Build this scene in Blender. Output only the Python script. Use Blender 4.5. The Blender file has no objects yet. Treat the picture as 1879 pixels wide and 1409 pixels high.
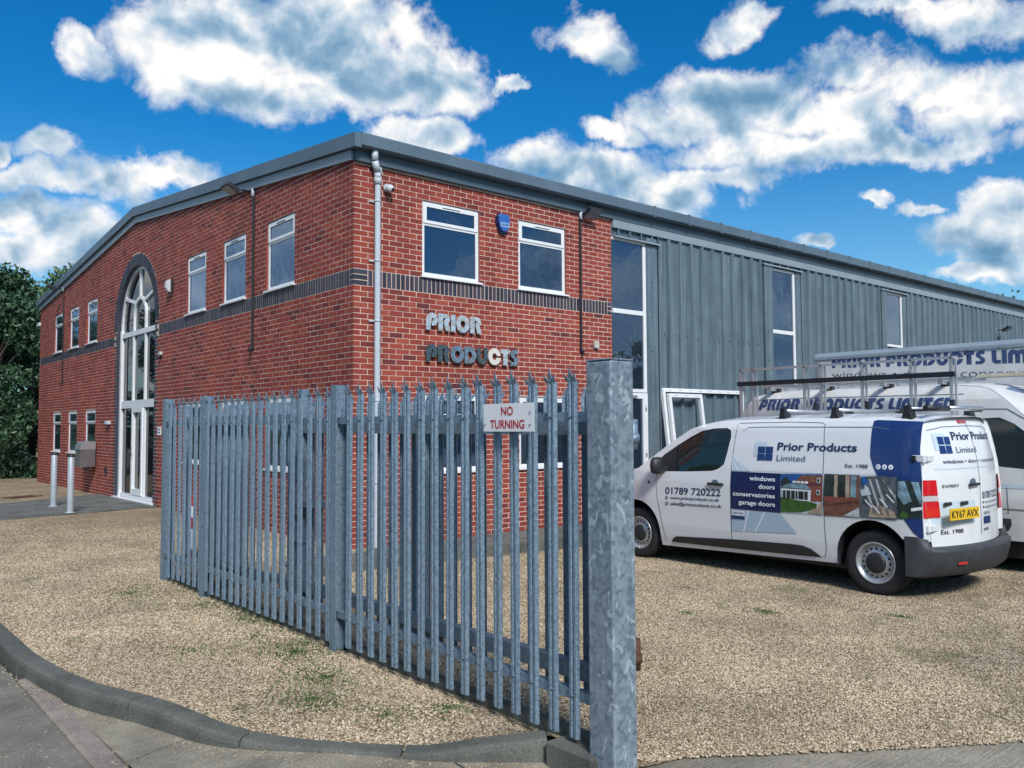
import bpy, bmesh, math, random
import numpy as np
from mathutils import Vector, Matrix, noise as mnoise
from mathutils.geometry import tessellate_polygon
R = random.Random(7)
SC = bpy.context.scene
COL = SC.collection
rad = math.radians

# ------------------------------------------------------------------ camera
CW, CH, CF = 1879.0, 1409.0, 1538.19
CP = Vector((-5.6149, -9.8334, 1.5495))
_p, _r, _y = rad(2.866), rad(-0.2728), rad(49.5127)
FW = Vector((math.cos(_y)*math.cos(_p), math.sin(_y)*math.cos(_p), math.sin(_p)))
RT = Vector((math.sin(_y), -math.cos(_y), 0)); UP = RT.cross(FW)
R2 = RT*math.cos(_r) + UP*math.sin(_r); U2 = UP*math.cos(_r) - RT*math.sin(_r)
cam = bpy.data.cameras.new('camera'); camo = bpy.data.objects.new('camera', cam); COL.objects.link(camo)
M = Matrix((R2, U2, -FW)).transposed().to_4x4(); M.translation = CP
camo.matrix_world = M
cam.sensor_fit = 'HORIZONTAL'; cam.sensor_width = 36; cam.lens = 36*CF/CW
cam.clip_start = 0.05; cam.clip_end = 3000
SC.camera = camo
def pxdir(x, y):
    return FW + R2*((x-CW/2)/CF) - U2*((y-CH/2)/CF)

# ------------------------------------------------------------------ light and sky
SC.view_settings.view_transform = 'Standard'; SC.view_settings.look = 'None'
SC.view_settings.exposure = 0.5; SC.view_settings.gamma = 1.0
SC.view_settings.use_curve_mapping = False
SUN_EL, SUN_AZ = rad(41), rad(247)      # azimuth of the sun measured from +X towards +Y
sunv = Vector((math.cos(SUN_EL)*math.cos(SUN_AZ), math.cos(SUN_EL)*math.sin(SUN_AZ), math.sin(SUN_EL)))
sl = bpy.data.lights.new('sun', 'SUN'); sl.energy = 2.7; sl.angle = rad(14); sl.color = (1.0, .96, .91)
so = bpy.data.objects.new('sun', sl); COL.objects.link(so)
so.rotation_euler = sunv.to_track_quat('Z', 'Y').to_euler(); so.location = (-20, -30, 40)

class NT:
    """tiny node helper"""
    def __init__(s, tree): s.t = tree; s.l = tree.links
    def n(s, typ, ins=None, **kw):
        nd = s.t.nodes.new(typ)
        for k, v in kw.items(): setattr(nd, k, v)
        if ins:
            for k, v in ins.items():
                sk = nd.inputs[k]
                if isinstance(v, bpy.types.NodeSocket): s.l.new(v, sk)
                else: sk.default_value = v
        return nd
    def m(s, op, a, b=None, c=None, clamp=False):
        nd = s.t.nodes.new('ShaderNodeMath'); nd.operation = op; nd.use_clamp = clamp
        for i, v in enumerate((a, b, c)):
            if v is None: continue
            if isinstance(v, bpy.types.NodeSocket): s.l.new(v, nd.inputs[i])
            else: nd.inputs[i].default_value = v
        return nd.outputs[0]
    def ramp(s, fac, stops, interp='LINEAR'):
        nd = s.t.nodes.new('ShaderNodeValToRGB'); cr = nd.color_ramp; cr.interpolation = interp
        while len(cr.elements) < len(stops): cr.elements.new(.5)
        for e, (p, c) in zip(cr.elements, stops):
            e.position = p; e.color = (*c, 1) if len(c) == 3 else c
        s.l.new(fac, nd.inputs[0]); return nd.outputs[0]
    def mix(s, fac, a, b, blend='MIX'):
        nd = s.t.nodes.new('ShaderNodeMix'); nd.data_type = 'RGBA'; nd.blend_type = blend
        for k, v in ((0, fac), (6, a), (7, b)):
            if isinstance(v, bpy.types.NodeSocket): s.l.new(v, nd.inputs[k])
            else: nd.inputs[k].default_value = v if k == 0 or len(v) == 4 else (*v, 1)
        return nd.outputs[2]
    def smooth(s, v, a, b):
        nd = s.t.nodes.new('ShaderNodeMapRange'); nd.interpolation_type = 'SMOOTHSTEP'
        s.l.new(v, nd.inputs[0]); nd.inputs[1].default_value = a; nd.inputs[2].default_value = b
        return nd.outputs[0]

world = bpy.data.worlds.new('World'); SC.world = world; world.use_nodes = True
W = NT(world.node_tree); W.t.nodes.clear()
sky = W.n('ShaderNodeTexSky', sky_type='NISHITA', sun_disc=False, sun_elevation=SUN_EL,
          sun_rotation=rad(90)-SUN_AZ, altitude=100, air_density=1.0, dust_density=0.35, ozone_density=3.0)
tc = W.n('ShaderNodeTexCoord'); vdir = tc.outputs['Generated']
warp = W.n('ShaderNodeTexNoise', {'Vector': vdir, 'Scale': 7.0, 'Detail': 6.0, 'Roughness': .6})
wv = W.n('ShaderNodeVectorMath', {0: warp.outputs['Color'], 1: (.5, .5, .5)}, operation='SUBTRACT')
ws = W.n('ShaderNodeVectorMath', {0: wv.outputs[0], 'Scale': .115}, operation='SCALE')
vw = W.n('ShaderNodeVectorMath', {0: vdir, 1: ws.outputs[0]}, operation='ADD').outputs[0]
BLOBS = [ # where the cumulus stand: photo pixel of the centre, half width, half height
 (300,90,95,75),(400,60,150,85),(540,70,130,100),(640,95,120,95),(760,75,62,58),(800,155,70,48),(650,170,170,46),(450,150,170,50),(140,75,32,50),
 (110,288,46,30),(15,288,32,20),(230,325,110,38),(330,318,80,30),(90,345,120,28),
 (60,405,110,38),(150,440,110,40),(30,470,90,30),(150,490,110,30),
 (770,262,90,34),(1070,50,82,40),(1110,85,55,26),(1368,32,46,34),(918,160,24,12),
 (975,285,90,40),(1080,310,120,45),(1200,345,150,50),(1300,320,130,30),
 (1130,235,70,24),(1230,195,90,45),(1340,170,120,48),(1460,200,180,60),(1560,130,80,40),(1700,150,110,50),
 (1440,270,240,44),(1640,265,220,34),(1790,200,110,50),(1845,160,50,45),
 (1650,15,120,22),(1780,30,120,42),
 (1845,385,70,48),(1765,430,70,44),(1845,455,90,50),(1600,366,34,12),(1685,380,44,14),(1490,440,34,14),(1800,512,120,26),(1330,440,60,12)]
def density(vec):
    dens = None
    for (bx, by, rx, ry) in BLOBS:
        d = pxdir(bx, by); ln = d.length; d = d.normalized()
        t1 = (R2 - d*R2.dot(d)).normalized(); t2 = d.cross(t1)
        rot = Matrix((d, t1, t2)).transposed().to_euler()
        mp = W.n('ShaderNodeMapping', {'Vector': vec, 'Location': d, 'Rotation': rot,
                 'Scale': (.6, rx/CF/ln*1.07, ry/CF/ln*1.07)}, vector_type='TEXTURE')
        le = W.n('ShaderNodeVectorMath', {0: mp.outputs[0]}, operation='LENGTH').outputs['Value']
        le = W.m('SUBTRACT', 1.0, le)
        dens = le if dens is None else W.m('SMOOTH_MAX', dens, le, .16)
    return dens
dens = density(vw)
fb = W.n('ShaderNodeTexNoise', {'Vector': vdir, 'Scale': 12.0, 'Detail': 9.0, 'Roughness': .64, 'Distortion': .3})
f1 = W.m('MULTIPLY', W.m('SUBTRACT', fb.outputs[0], .5), 2.2)
# the rest of the sky: the same kind of broken cumulus everywhere else
gl = W.n('ShaderNodeTexNoise', {'Vector': vdir, 'Scale': 3.1, 'Detail': 6.0, 'Roughness': .55})
dt = W.n('ShaderNodeVectorMath', {0: vdir, 1: tuple(FW)}, operation='DOT_PRODUCT').outputs['Value']
els = W.smooth(dt, .55, .78)
gen = W.m('SUBTRACT', W.m('MULTIPLY', W.m('SUBTRACT', gl.outputs[0], .51), 6.0), W.m('MULTIPLY', els, 3.5))
dens = W.m('MAXIMUM', dens, gen)
dn = W.m('ADD', dens, f1)
mask = W.m('POWER', W.smooth(dn, -.16, .52), .85)
# relief: the billows and the whole cloud compared with themselves a little higher up
sh = W.n('ShaderNodeVectorMath', {0: vdir, 1: tuple(sunv*.006 + Vector((0, 0, .020)))}, operation='ADD')
fb2 = W.n('ShaderNodeTexNoise', {'Vector': sh.outputs[0], 'Scale': 14.0, 'Detail': 4.0, 'Roughness': .5, 'Distortion': .25})
fb3 = W.n('ShaderNodeTexNoise', {'Vector': vdir, 'Scale': 14.0, 'Detail': 4.0, 'Roughness': .5, 'Distortion': .25})
rel = W.m('MULTIPLY', W.m('SUBTRACT', fb3.outputs[0], fb2.outputs[0]), 2.6)
vlo = W.n('ShaderNodeMapping', {'Vector': vdir, 'Scale': (1, 1, 1.9)}).outputs[0]
vlu = W.n('ShaderNodeVectorMath', {0: vlo, 1: (0, 0, .085)}, operation='ADD').outputs[0]
l1 = W.n('ShaderNodeTexNoise', {'Vector': vlo, 'Scale': 6.5, 'Detail': 3.0, 'Roughness': .5}); l2 = W.n('ShaderNodeTexNoise', {'Vector': vlu, 'Scale': 6.5, 'Detail': 3.0, 'Roughness': .5})
big_ = W.m('MULTIPLY', W.m('SUBTRACT', l1.outputs[0], l2.outputs[0]), 1.35)
thick = W.smooth(dn, .1, .8)
lit = W.m('ADD', W.m('ADD', .74, W.m('MULTIPLY', rel, 1.0)), W.m('SUBTRACT', big_, W.m('MULTIPLY', thick, .20)))
ccol = W.ramp(lit, [(0.0, (.14, .30, .48)), (.33, (.30, .46, .62)), (.60, (.60, .70, .80)), (.92, (1.0, .985, .96))])
cl = W.n('ShaderNodeVectorMath', {0: ccol, 'Scale': 7.4}, operation='SCALE').outputs[0]
hs = W.n('ShaderNodeHueSaturation', {'Hue': .497, 'Saturation': 1.42, 'Value': .74, 'Color': sky.outputs[0]})
skyc = W.mix(.5, hs.outputs[0], W.n('ShaderNodeVectorMath', {0: hs.outputs[0], 1: (.06, 1.18, 1.42)}, operation='MULTIPLY').outputs[0])
zz_ = W.n('ShaderNodeSeparateXYZ', {0: vdir}).outputs[2]
hz_ = W.m('MULTIPLY', W.m('SUBTRACT', 1.0, W.smooth(zz_, .0, .34)), .5)
skyc = W.mix(hz_, skyc, (3.2, 4.9, 6.2, 1))
mk = W.m('MULTIPLY', mask, W.smooth(W.n('ShaderNodeSeparateXYZ', {0: vdir}).outputs[2], -.02, .03))
fin = W.mix(mk, skyc, cl)
bg = W.n('ShaderNodeBackground', {'Color': fin, 'Strength': .1})
wo = W.n('ShaderNodeOutputWorld', {'Surface': bg.outputs[0]})
world.cycles.sampling_method = 'MANUAL'; world.cycles.sample_map_resolution = 512
SC.cycles.max_bounces = 6; SC.cycles.diffuse_bounces = 3; SC.cycles.glossy_bounces = 3
SC.cycles.transmission_bounces = 4; SC.cycles.transparent_max_bounces = 6
SC.cycles.use_denoising = True; SC.cycles.caustics_reflective = False; SC.cycles.caustics_refractive = False

# ------------------------------------------------------------------ materials
def lin(r, g, b):
    f = lambda c: (c/255/12.92) if c/255 <= .04045 else ((c/255+.055)/1.055)**2.4
    return (f(r), f(g), f(b))
def mat(name, col=(.5,.5,.5), rough=.6, metal=0., noise=0., nscale=20., bump=0., bscale=60., spec=.5, coat=0., fn=None):
    m = bpy.data.materials.new(name); m.use_nodes = True
    N = NT(m.node_tree); b = m.node_tree.nodes['Principled BSDF']
    b.inputs['Base Color'].default_value = (*col, 1); b.inputs['Roughness'].default_value = rough
    b.inputs['Metallic'].default_value = metal; b.inputs['Specular IOR Level'].default_value = spec
    b.inputs['Coat Weight'].default_value = coat; b.inputs['Coat Roughness'].default_value = .05
    geo = N.n('ShaderNodeNewGeometry'); pos = geo.outputs['Position']
    if noise:
        nz = N.n('ShaderNodeTexNoise', {'Vector': pos, 'Scale': nscale, 'Detail': 5.0, 'Roughness': .6})
        f = N.ramp(nz.outputs[0], [(.3, (1-noise,)*3), (.7, (1+noise*.5,)*3)])
        N.l.new(N.mix(1.0, (*col, 1), f, 'MULTIPLY'), b.inputs['Base Color'])
    if bump:
        nb = N.n('ShaderNodeTexNoise', {'Vector': pos, 'Scale': bscale, 'Detail': 4.0})
        bp = N.n('ShaderNodeBump', {'Height': nb.outputs[0], 'Strength': bump, 'Distance': .01})
        N.l.new(bp.outputs[0], b.inputs['Normal'])
    if fn: fn(N, b, pos, geo)
    return m
def rnd(N, geo):
    oi = N.n('ShaderNodeObjectInfo')
    return N.m('FRACT', N.m('ADD', oi.outputs['Random'], geo.outputs['Random Per Island']))
def brick_fn(stops, gr=.16):
    def fn(N, b, pos, geo):
        r = rnd(N, geo)
        c = N.ramp(r, stops)
        g = N.n('ShaderNodeTexNoise', {'Vector': pos, 'Scale': 130.0, 'Detail': 3.0})
        c = N.mix(1.0, c, N.ramp(g.outputs[0], [(.3, (1-gr,)*3), (.7, (1+gr,)*3)]), 'MULTIPLY')
        g2 = N.n('ShaderNodeTexNoise', {'Vector': pos, 'Scale': .9, 'Detail': 4.0})
        c = N.mix(1.0, c, N.ramp(g2.outputs[0], [(.3, (.80,.80,.83)), (.7, (1.12,1.10,1.06))]), 'MULTIPLY')
        sm_ = N.n('ShaderNodeMapping', {'Vector': pos, 'Scale': (3.2, 3.2, .28)})
        g3 = N.n('ShaderNodeTexNoise', {'Vector': sm_.outputs[0], 'Scale': 1.0, 'Detail': 5.0, 'Roughness': .6})
        c = N.mix(1.0, c, N.ramp(g3.outputs[0], [(.34, (.80,.80,.82)), (.55, (1.,1.,1.))]), 'MULTIPLY')
        N.l.new(c, b.inputs['Base Color'])
        bp = N.n('ShaderNodeBump', {'Height': g.outputs[0], 'Strength': .35, 'Distance': .003})
        N.l.new(bp.outputs[0], b.inputs['Normal'])
    return fn
M_ = {}
M_['brick'] = mat('red_brick', rough=.85, spec=.25, fn=brick_fn([(0,(.13,.036,.038)),(.05,(.20,.045,.040)),(.12,(.255,.052,.040)),(.45,(.285,.058,.042)),(.8,(.32,.067,.046)),(.94,(.36,.086,.052)),(1,(.27,.060,.050))]))
M_['blue'] = mat('blue_brick', rough=.6, spec=.4, fn=brick_fn([(0,(.030,.034,.052)),(.5,(.046,.050,.072)),(.85,(.060,.058,.088)),(1,(.080,.078,.10))]))
M_['mortar'] = mat('mortar', (.74,.54,.47), .9, noise=.30, nscale=3., bump=.3, bscale=250, spec=.2)
M_['white'] = mat('white_upvc', (.78,.80,.82), .28, noise=.05, nscale=6.)
M_['paint'] = mat('white_van_paint', (.74,.77,.80), .28, coat=.6, noise=.03, nscale=2.)
def dirtypaint(N, b, pos, geo):
    nz = N.n('ShaderNodeTexNoise', {'Vector': pos, 'Scale': 3.0, 'Detail': 6.0, 'Roughness': .65})
    c = N.ramp(nz.outputs[0], [(.35, (.60,.60,.58)), (.65, (.72,.74,.75))])
    N.l.new(c, b.inputs['Base Color'])
M_['paint2'] = mat('grubby_white_paint', rough=.4, coat=.2, fn=dirtypaint)
M_['blk'] = mat('black_plastic', (.022,.024,.028), .5, noise=.25, nscale=12)
M_['dgrey'] = mat('grey_bumper_plastic', (.045,.050,.058), .55, noise=.25, nscale=10)
M_['rubber'] = mat('tyre_rubber', (.020,.021,.023), .8, noise=.3, nscale=30, bump=.3, bscale=90)
M_['steel'] = mat('silver_wheel_steel', (.50,.52,.55), .35, .6, noise=.12, nscale=25)
M_['alu'] = mat('brushed_aluminium', (.62,.64,.66), .32, .8, noise=.1, nscale=15)
M_['chrome'] = mat('polished_steel_letter', (.80,.84,.86), .10, .95)
def letterpat(N, b, pos, geo):
    nz = N.n('ShaderNodeTexNoise', {'Vector': pos, 'Scale': 5.5, 'Detail': 3.0, 'Distortion': 1.2})
    bp = N.n('ShaderNodeBump', {'Height': nz.outputs[0], 'Strength': .8, 'Distance': .03})
    N.l.new(bp.outputs[0], b.inputs['Normal'])
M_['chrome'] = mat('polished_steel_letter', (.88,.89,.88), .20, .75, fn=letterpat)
M_['chromedark'] = mat('dark_steel_letter', (.16,.21,.22), .2, .8, fn=letterpat)  # darker teal-grey steel colour for some letters of the lower row
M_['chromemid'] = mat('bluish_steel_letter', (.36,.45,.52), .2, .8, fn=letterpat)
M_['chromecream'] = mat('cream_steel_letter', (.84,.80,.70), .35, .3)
def galv(scale, lo_, hi_):
    def fn(N, b, pos, geo):
        v = N.n('ShaderNodeTexVoronoi', {'Vector': pos, 'Scale': scale, 'Randomness': 1.0})
        nz = N.n('ShaderNodeTexNoise', {'Vector': pos, 'Scale': scale*.35, 'Detail': 6.0, 'Roughness': .65})
        s = N.m('ADD', N.m('MULTIPLY', N.n('ShaderNodeSeparateColor', {0: v.outputs['Color']}).outputs[0], .45), N.m('MULTIPLY', nz.outputs[0], .75))
        c = N.ramp(s, [(.25, lo_), (.75, hi_)])
        st = N.n('ShaderNodeMapping', {'Vector': pos, 'Scale': (40, 40, .8)})
        sn = N.n('ShaderNodeTexNoise', {'Vector': st.outputs[0], 'Scale': 1.0, 'Detail': 3.0})
        c = N.mix(.35, c, N.ramp(sn.outputs[0], [(.35, (.55,.6,.65)), (.65, (1.,1.,1.))]), 'MULTIPLY')
        N.l.new(c, b.inputs['Base Color'])
        N.l.new(N.ramp(s, [(.3, (.42,)*3), (.8, (.62,)*3)]), b.inputs['Roughness'])
    return fn
M_['galv'] = mat('galvanised_steel', metal=.45, fn=galv(110., (.115,.180,.245), (.27,.37,.46)))
def postpatch(N, b, pos, geo):
    galv(45., (.14,.19,.245), (.30,.365,.43))(N, b, pos, geo)
    c0 = b.inputs['Base Color'].links[0].from_socket
    mp = N.n('ShaderNodeMapping', {'Vector': pos, 'Scale': (1, 1, .7)})
    nz = N.n('ShaderNodeTexNoise', {'Vector': mp.outputs[0], 'Scale': 17.0, 'Detail': 2.5, 'Distortion': .9})
    f = N.smooth(nz.outputs[0], .61, .63)
    N.l.new(N.mix(N.m('MULTIPLY', f, .55), c0, (.56,.66,.70,1)), b.inputs['Base Color'])
M_['galvpost'] = mat('patchy_galvanised_post', metal=.35, fn=postpatch)
def cladf(N, b, pos, geo):
    st = N.n('ShaderNodeMapping', {'Vector': pos, 'Scale': (9, 9, .35)})
    sn = N.n('ShaderNodeTexNoise', {'Vector': st.outputs[0], 'Scale': 1.5, 'Detail': 5.0, 'Roughness': .6})
    c = N.ramp(sn.outputs[0], [(.3, (.085,.125,.160)), (.5, (.130,.182,.220)), (.7, (.190,.245,.280))])
    n2 = N.n('ShaderNodeTexNoise', {'Vector': pos, 'Scale': 2.2, 'Detail': 6.0, 'Roughness': .7})
    c = N.mix(1., c, N.ramp(n2.outputs[0], [(.35, (.85,.86,.88)), (.65, (1.08,1.08,1.05))]), 'MULTIPLY')
    N.l.new(c, b.inputs['Base Color'])
M_['clad'] = mat('blue_grey_cladding', rough=.45, metal=.15, fn=cladf)
M_['fascia'] = mat('blue_grey_fascia', (.100,.152,.200), .5, noise=.18, nscale=1.6)
M_['fasciadk'] = mat('dark_blue_fascia', (.075,.115,.155), .5, noise=.15, nscale=1.6)
M_['fascialt'] = mat('light_grey_trim', (.25,.31,.36), .45, noise=.12, nscale=1.5)
M_['pipe'] = mat('grey_plastic_pipe', (.50,.56,.62), .4, noise=.08, nscale=3)
def glassf(N, b, pos, geo):
    gl_ = N.n('ShaderNodeBsdfGlossy', {'Color': (.36,.62,1.0,1), 'Roughness': .015})
    nz = N.n('ShaderNodeTexNoise', {'Vector': pos, 'Scale': 2.4, 'Detail': 2.0})
    bp = N.n('ShaderNodeBump', {'Height': nz.outputs[0], 'Strength': .22, 'Distance': .02})
    N.l.new(bp.outputs[0], gl_.inputs['Normal'])
    fr = N.n('ShaderNodeFresnel', {'IOR': 1.6})
    f = N.m('ADD', N.m('MULTIPLY', fr.outputs[0], .9), .09, clamp=True)
    mx = N.n('ShaderNodeMixShader', {0: f, 1: b.outputs[0], 2: gl_.outputs[0]})
    N.l.new(mx.outputs[0], N.t.nodes['Material Output'].inputs[0])
M_['glass'] = mat('window_glass', (.010,.018,.026), .1, fn=glassf)
M_['vglass'] = mat('vehicle_glass', (.012,.022,.022), .04, coat=.3)
M_['glassdk'] = mat('dark_window_glass', (.006,.011,.016), .03, coat=.0)
M_['lampglass'] = mat('floodlight_glass', (.22,.26,.30), .15, coat=.5)
M_['red'] = mat('red_lens', (.62,.012,.022), .12, coat=1.)
M_['lens'] = mat('clear_lens', (.55,.50,.52), .15, coat=1.)
M_['navy'] = mat('navy_vinyl', (.008,.035,.16), .35, coat=.4)
M_['navy2'] = mat('deep_navy_vinyl', (.006,.016,.085), .35, coat=.4)
M_['ink'] = mat('dark_blue_lettering', (.010,.030,.095), .4)
M_['inkblack'] = mat('black_lettering', (.012,.014,.02), .4)
M_['inkgrey'] = mat('grey_blue_lettering', (.10,.14,.20), .4)
M_['faded'] = mat('faded_blue_lettering', (.045,.080,.20), .5, noise=.2, nscale=8)
M_['vwhite'] = mat('white_vinyl', (.80,.84,.90), .4)
M_['pale'] = mat('pale_blue_vinyl', (.38,.50,.62), .4)
M_['pale2'] = mat('paler_blue_vinyl', (.52,.64,.74), .4)
M_['yellow'] = mat('yellow_plate', (.80,.50,.02), .35)
M_['signred'] = mat('red_sign_lettering', (.50,.010,.025), .5)
M_['signwhite'] = mat('white_sign_sheet', (.80,.81,.84), .4, noise=.05, nscale=8)
M_['dirtywhite'] = mat('dusty_alarm_white', (.55,.58,.6), .5)
M_['alarm'] = mat('blue_alarm_cover', (.03,.12,.42), .2, coat=1.)
M_['alarmlt'] = mat('pale_blue_alarm_band', (.20,.36,.62), .25, coat=1.)
M_['beige'] = mat('beige_sensor', (.50,.46,.40), .5)
M_['bollard'] = mat('grey_bollard_paint', (.42,.47,.52), .35, metal=.2, noise=.08, nscale=6)
M_['stainless'] = mat('stainless_letterbox', (.32,.32,.33), .3, .75, noise=.2, nscale=9)
M_['redp'] = mat('red_post_paint', (.45,.02,.02), .5)
M_['rust'] = mat('rusty_iron', (.10,.045,.025), .8, noise=.3, nscale=30)
M_['wood'] = mat('pale_timber', (.52,.47,.38), .7, noise=.2, nscale=14)
M_['bark'] = mat('bark', (.085,.065,.05), .9, noise=.4, nscale=12, bump=.6, bscale=30)
def leaff(c0, c1, c2):
    def fn(N, b, pos, geo):
        c = N.ramp(rnd(N, geo), [(0, c0), (.5, c1), (1, c2)])
        N.l.new(c, b.inputs['Base Color'])
        b.inputs['Transmission Weight'].default_value = 0
    return fn
M_['leafd'] = mat('dark_evergreen_leaf', rough=.5, fn=leaff((.022,.060,.032), (.040,.100,.048), (.080,.155,.075)))
M_['leafm'] = mat('green_leaf', rough=.55, fn=leaff((.05,.10,.035), (.085,.155,.055), (.16,.23,.09)))
M_['grass'] = mat('weed_green', rough=.7, fn=leaff((.035,.085,.020), (.06,.12,.03), (.12,.15,.045)))
def gravelf(N, b, pos, geo):
    v = N.n('ShaderNodeTexVoronoi', {'Vector': pos, 'Scale': 62.0, 'Randomness': 1.0})
    v2 = N.n('ShaderNodeTexVoronoi', {'Vector': pos, 'Scale': 36.0, 'Randomness': 1.0})
    sc = N.n('ShaderNodeSeparateColor', {0: v.outputs['Color']})
    c = N.ramp(sc.outputs[0], [(0, (.23,.175,.115)), (.3, (.41,.325,.22)), (.65, (.53,.435,.305)), (.9, (.66,.56,.42)), (1, (.78,.70,.57))])
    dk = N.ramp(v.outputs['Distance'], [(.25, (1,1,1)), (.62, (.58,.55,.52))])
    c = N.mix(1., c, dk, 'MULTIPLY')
    nz = N.n('ShaderNodeTexNoise', {'Vector': pos, 'Scale': .9, 'Detail': 8.0, 'Roughness': .65})
    c = N.mix(1., c, N.ramp(nz.outputs[0], [(.35, (.68,.68,.69)), (.65, (1.1,1.08,1.05))]), 'MULTIPLY')
    # green algae and moss patches
    g = N.n('ShaderNodeTexNoise', {'Vector': pos, 'Scale': 1.7, 'Detail': 7.0, 'Roughness': .7})
    gm = N.m('MULTIPLY', N.smooth(g.outputs[0], .60, .70), .55)
    c = N.mix(gm, c, (.10,.13,.045,1))
    N.l.new(c, b.inputs['Base Color'])
    h = N.m('SUBTRACT', 1.0, v.outputs['Distance'])
    bp = N.n('ShaderNodeBump', {'Height': h, 'Strength': .9, 'Distance': .012})
    N.l.new(bp.outputs[0], b.inputs['Normal'])
M_['chip'] = mat('spilled_chip', (.36,.30,.22), .9, noise=.3)
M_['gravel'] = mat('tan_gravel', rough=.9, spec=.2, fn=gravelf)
def stonef(N, b, pos, geo):
    oi = N.n('ShaderNodeObjectInfo')
    r = oi.outputs['Random']
    c = N.ramp(r, [(0, (.17,.125,.08)), (.2, (.35,.275,.18)), (.5, (.50,.405,.275)), (.8, (.62,.52,.38)), (1, (.78,.70,.57))])
    nz = N.n('ShaderNodeTexNoise', {'Vector': pos, 'Scale': .9, 'Detail': 8.0, 'Roughness': .65})
    c = N.mix(1., c, N.ramp(nz.outputs[0], [(.35, (.68,.68,.69)), (.65, (1.08,1.07,1.05))]), 'MULTIPLY')
    g = N.n('ShaderNodeTexNoise', {'Vector': pos, 'Scale': 1.7, 'Detail': 7.0, 'Roughness': .7})
    gm = N.m('MULTIPLY', N.smooth(g.outputs[0], .56, .68), .5)
    c = N.mix(gm, c, (.12,.15,.06,1))
    N.l.new(c, b.inputs['Base Color'])
M_['stone'] = mat('limestone_chip', rough=.9, spec=.2, fn=stonef)
def concf(base, brushed=0.):
    def fn(N, b, pos, geo):
        nz = N.n('ShaderNodeTexNoise', {'Vector': pos, 'Scale': 2.2, 'Detail': 8.0, 'Roughness': .65})
        n2 = N.n('ShaderNodeTexNoise', {'Vector': pos, 'Scale': 90.0, 'Detail': 4.0})
        c = N.ramp(nz.outputs[0], [(.3, tuple(x*.6 for x in base)), (.5, base), (.7, tuple(x*1.35 for x in base))])
        c = N.mix(1., c, N.ramp(n2.outputs[0], [(.3, (.72,)*3), (.7, (1.22,)*3)]), 'MULTIPLY')
        N.l.new(c, b.inputs['Base Color'])
        h = n2.outputs[0]
        if brushed:
            mp = N.n('ShaderNodeMapping', {'Vector': pos, 'Rotation': (0, 0, .5), 'Scale': (4, 70, 4)})
            n3 = N.n('ShaderNodeTexNoise', {'Vector': mp.outputs[0], 'Scale': 1.0, 'Detail': 3.0})
            h = N.m('ADD', h, N.m('MULTIPLY', n3.outputs[0], brushed))
        bp = N.n('ShaderNodeBump', {'Height': h, 'Strength': .7, 'Distance': .006})
        N.l.new(bp.outputs[0], b.inputs['Normal'])
    return fn
M_['kerb'] = mat('weathered_kerb_concrete', rough=.9, spec=.2, fn=concf((.125,.130,.115)))
M_['kerbpink'] = mat('pinkish_kerb_concrete', rough=.9, spec=.2, fn=concf((.27,.23,.20)))
M_['conc'] = mat('brushed_concrete', rough=.9, spec=.2, fn=concf((.28,.255,.20), 1.5))
M_['slab'] = mat('grey_paving_slab', rough=.9, spec=.2, fn=concf((.15,.155,.145)))
M_['asph'] = mat('worn_asphalt', rough=.9, spec=.2, fn=concf((.185,.178,.150)))
M_['earth'] = mat('grassy_earth', rough=1., spec=.1, fn=concf((.06,.09,.035)))

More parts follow.
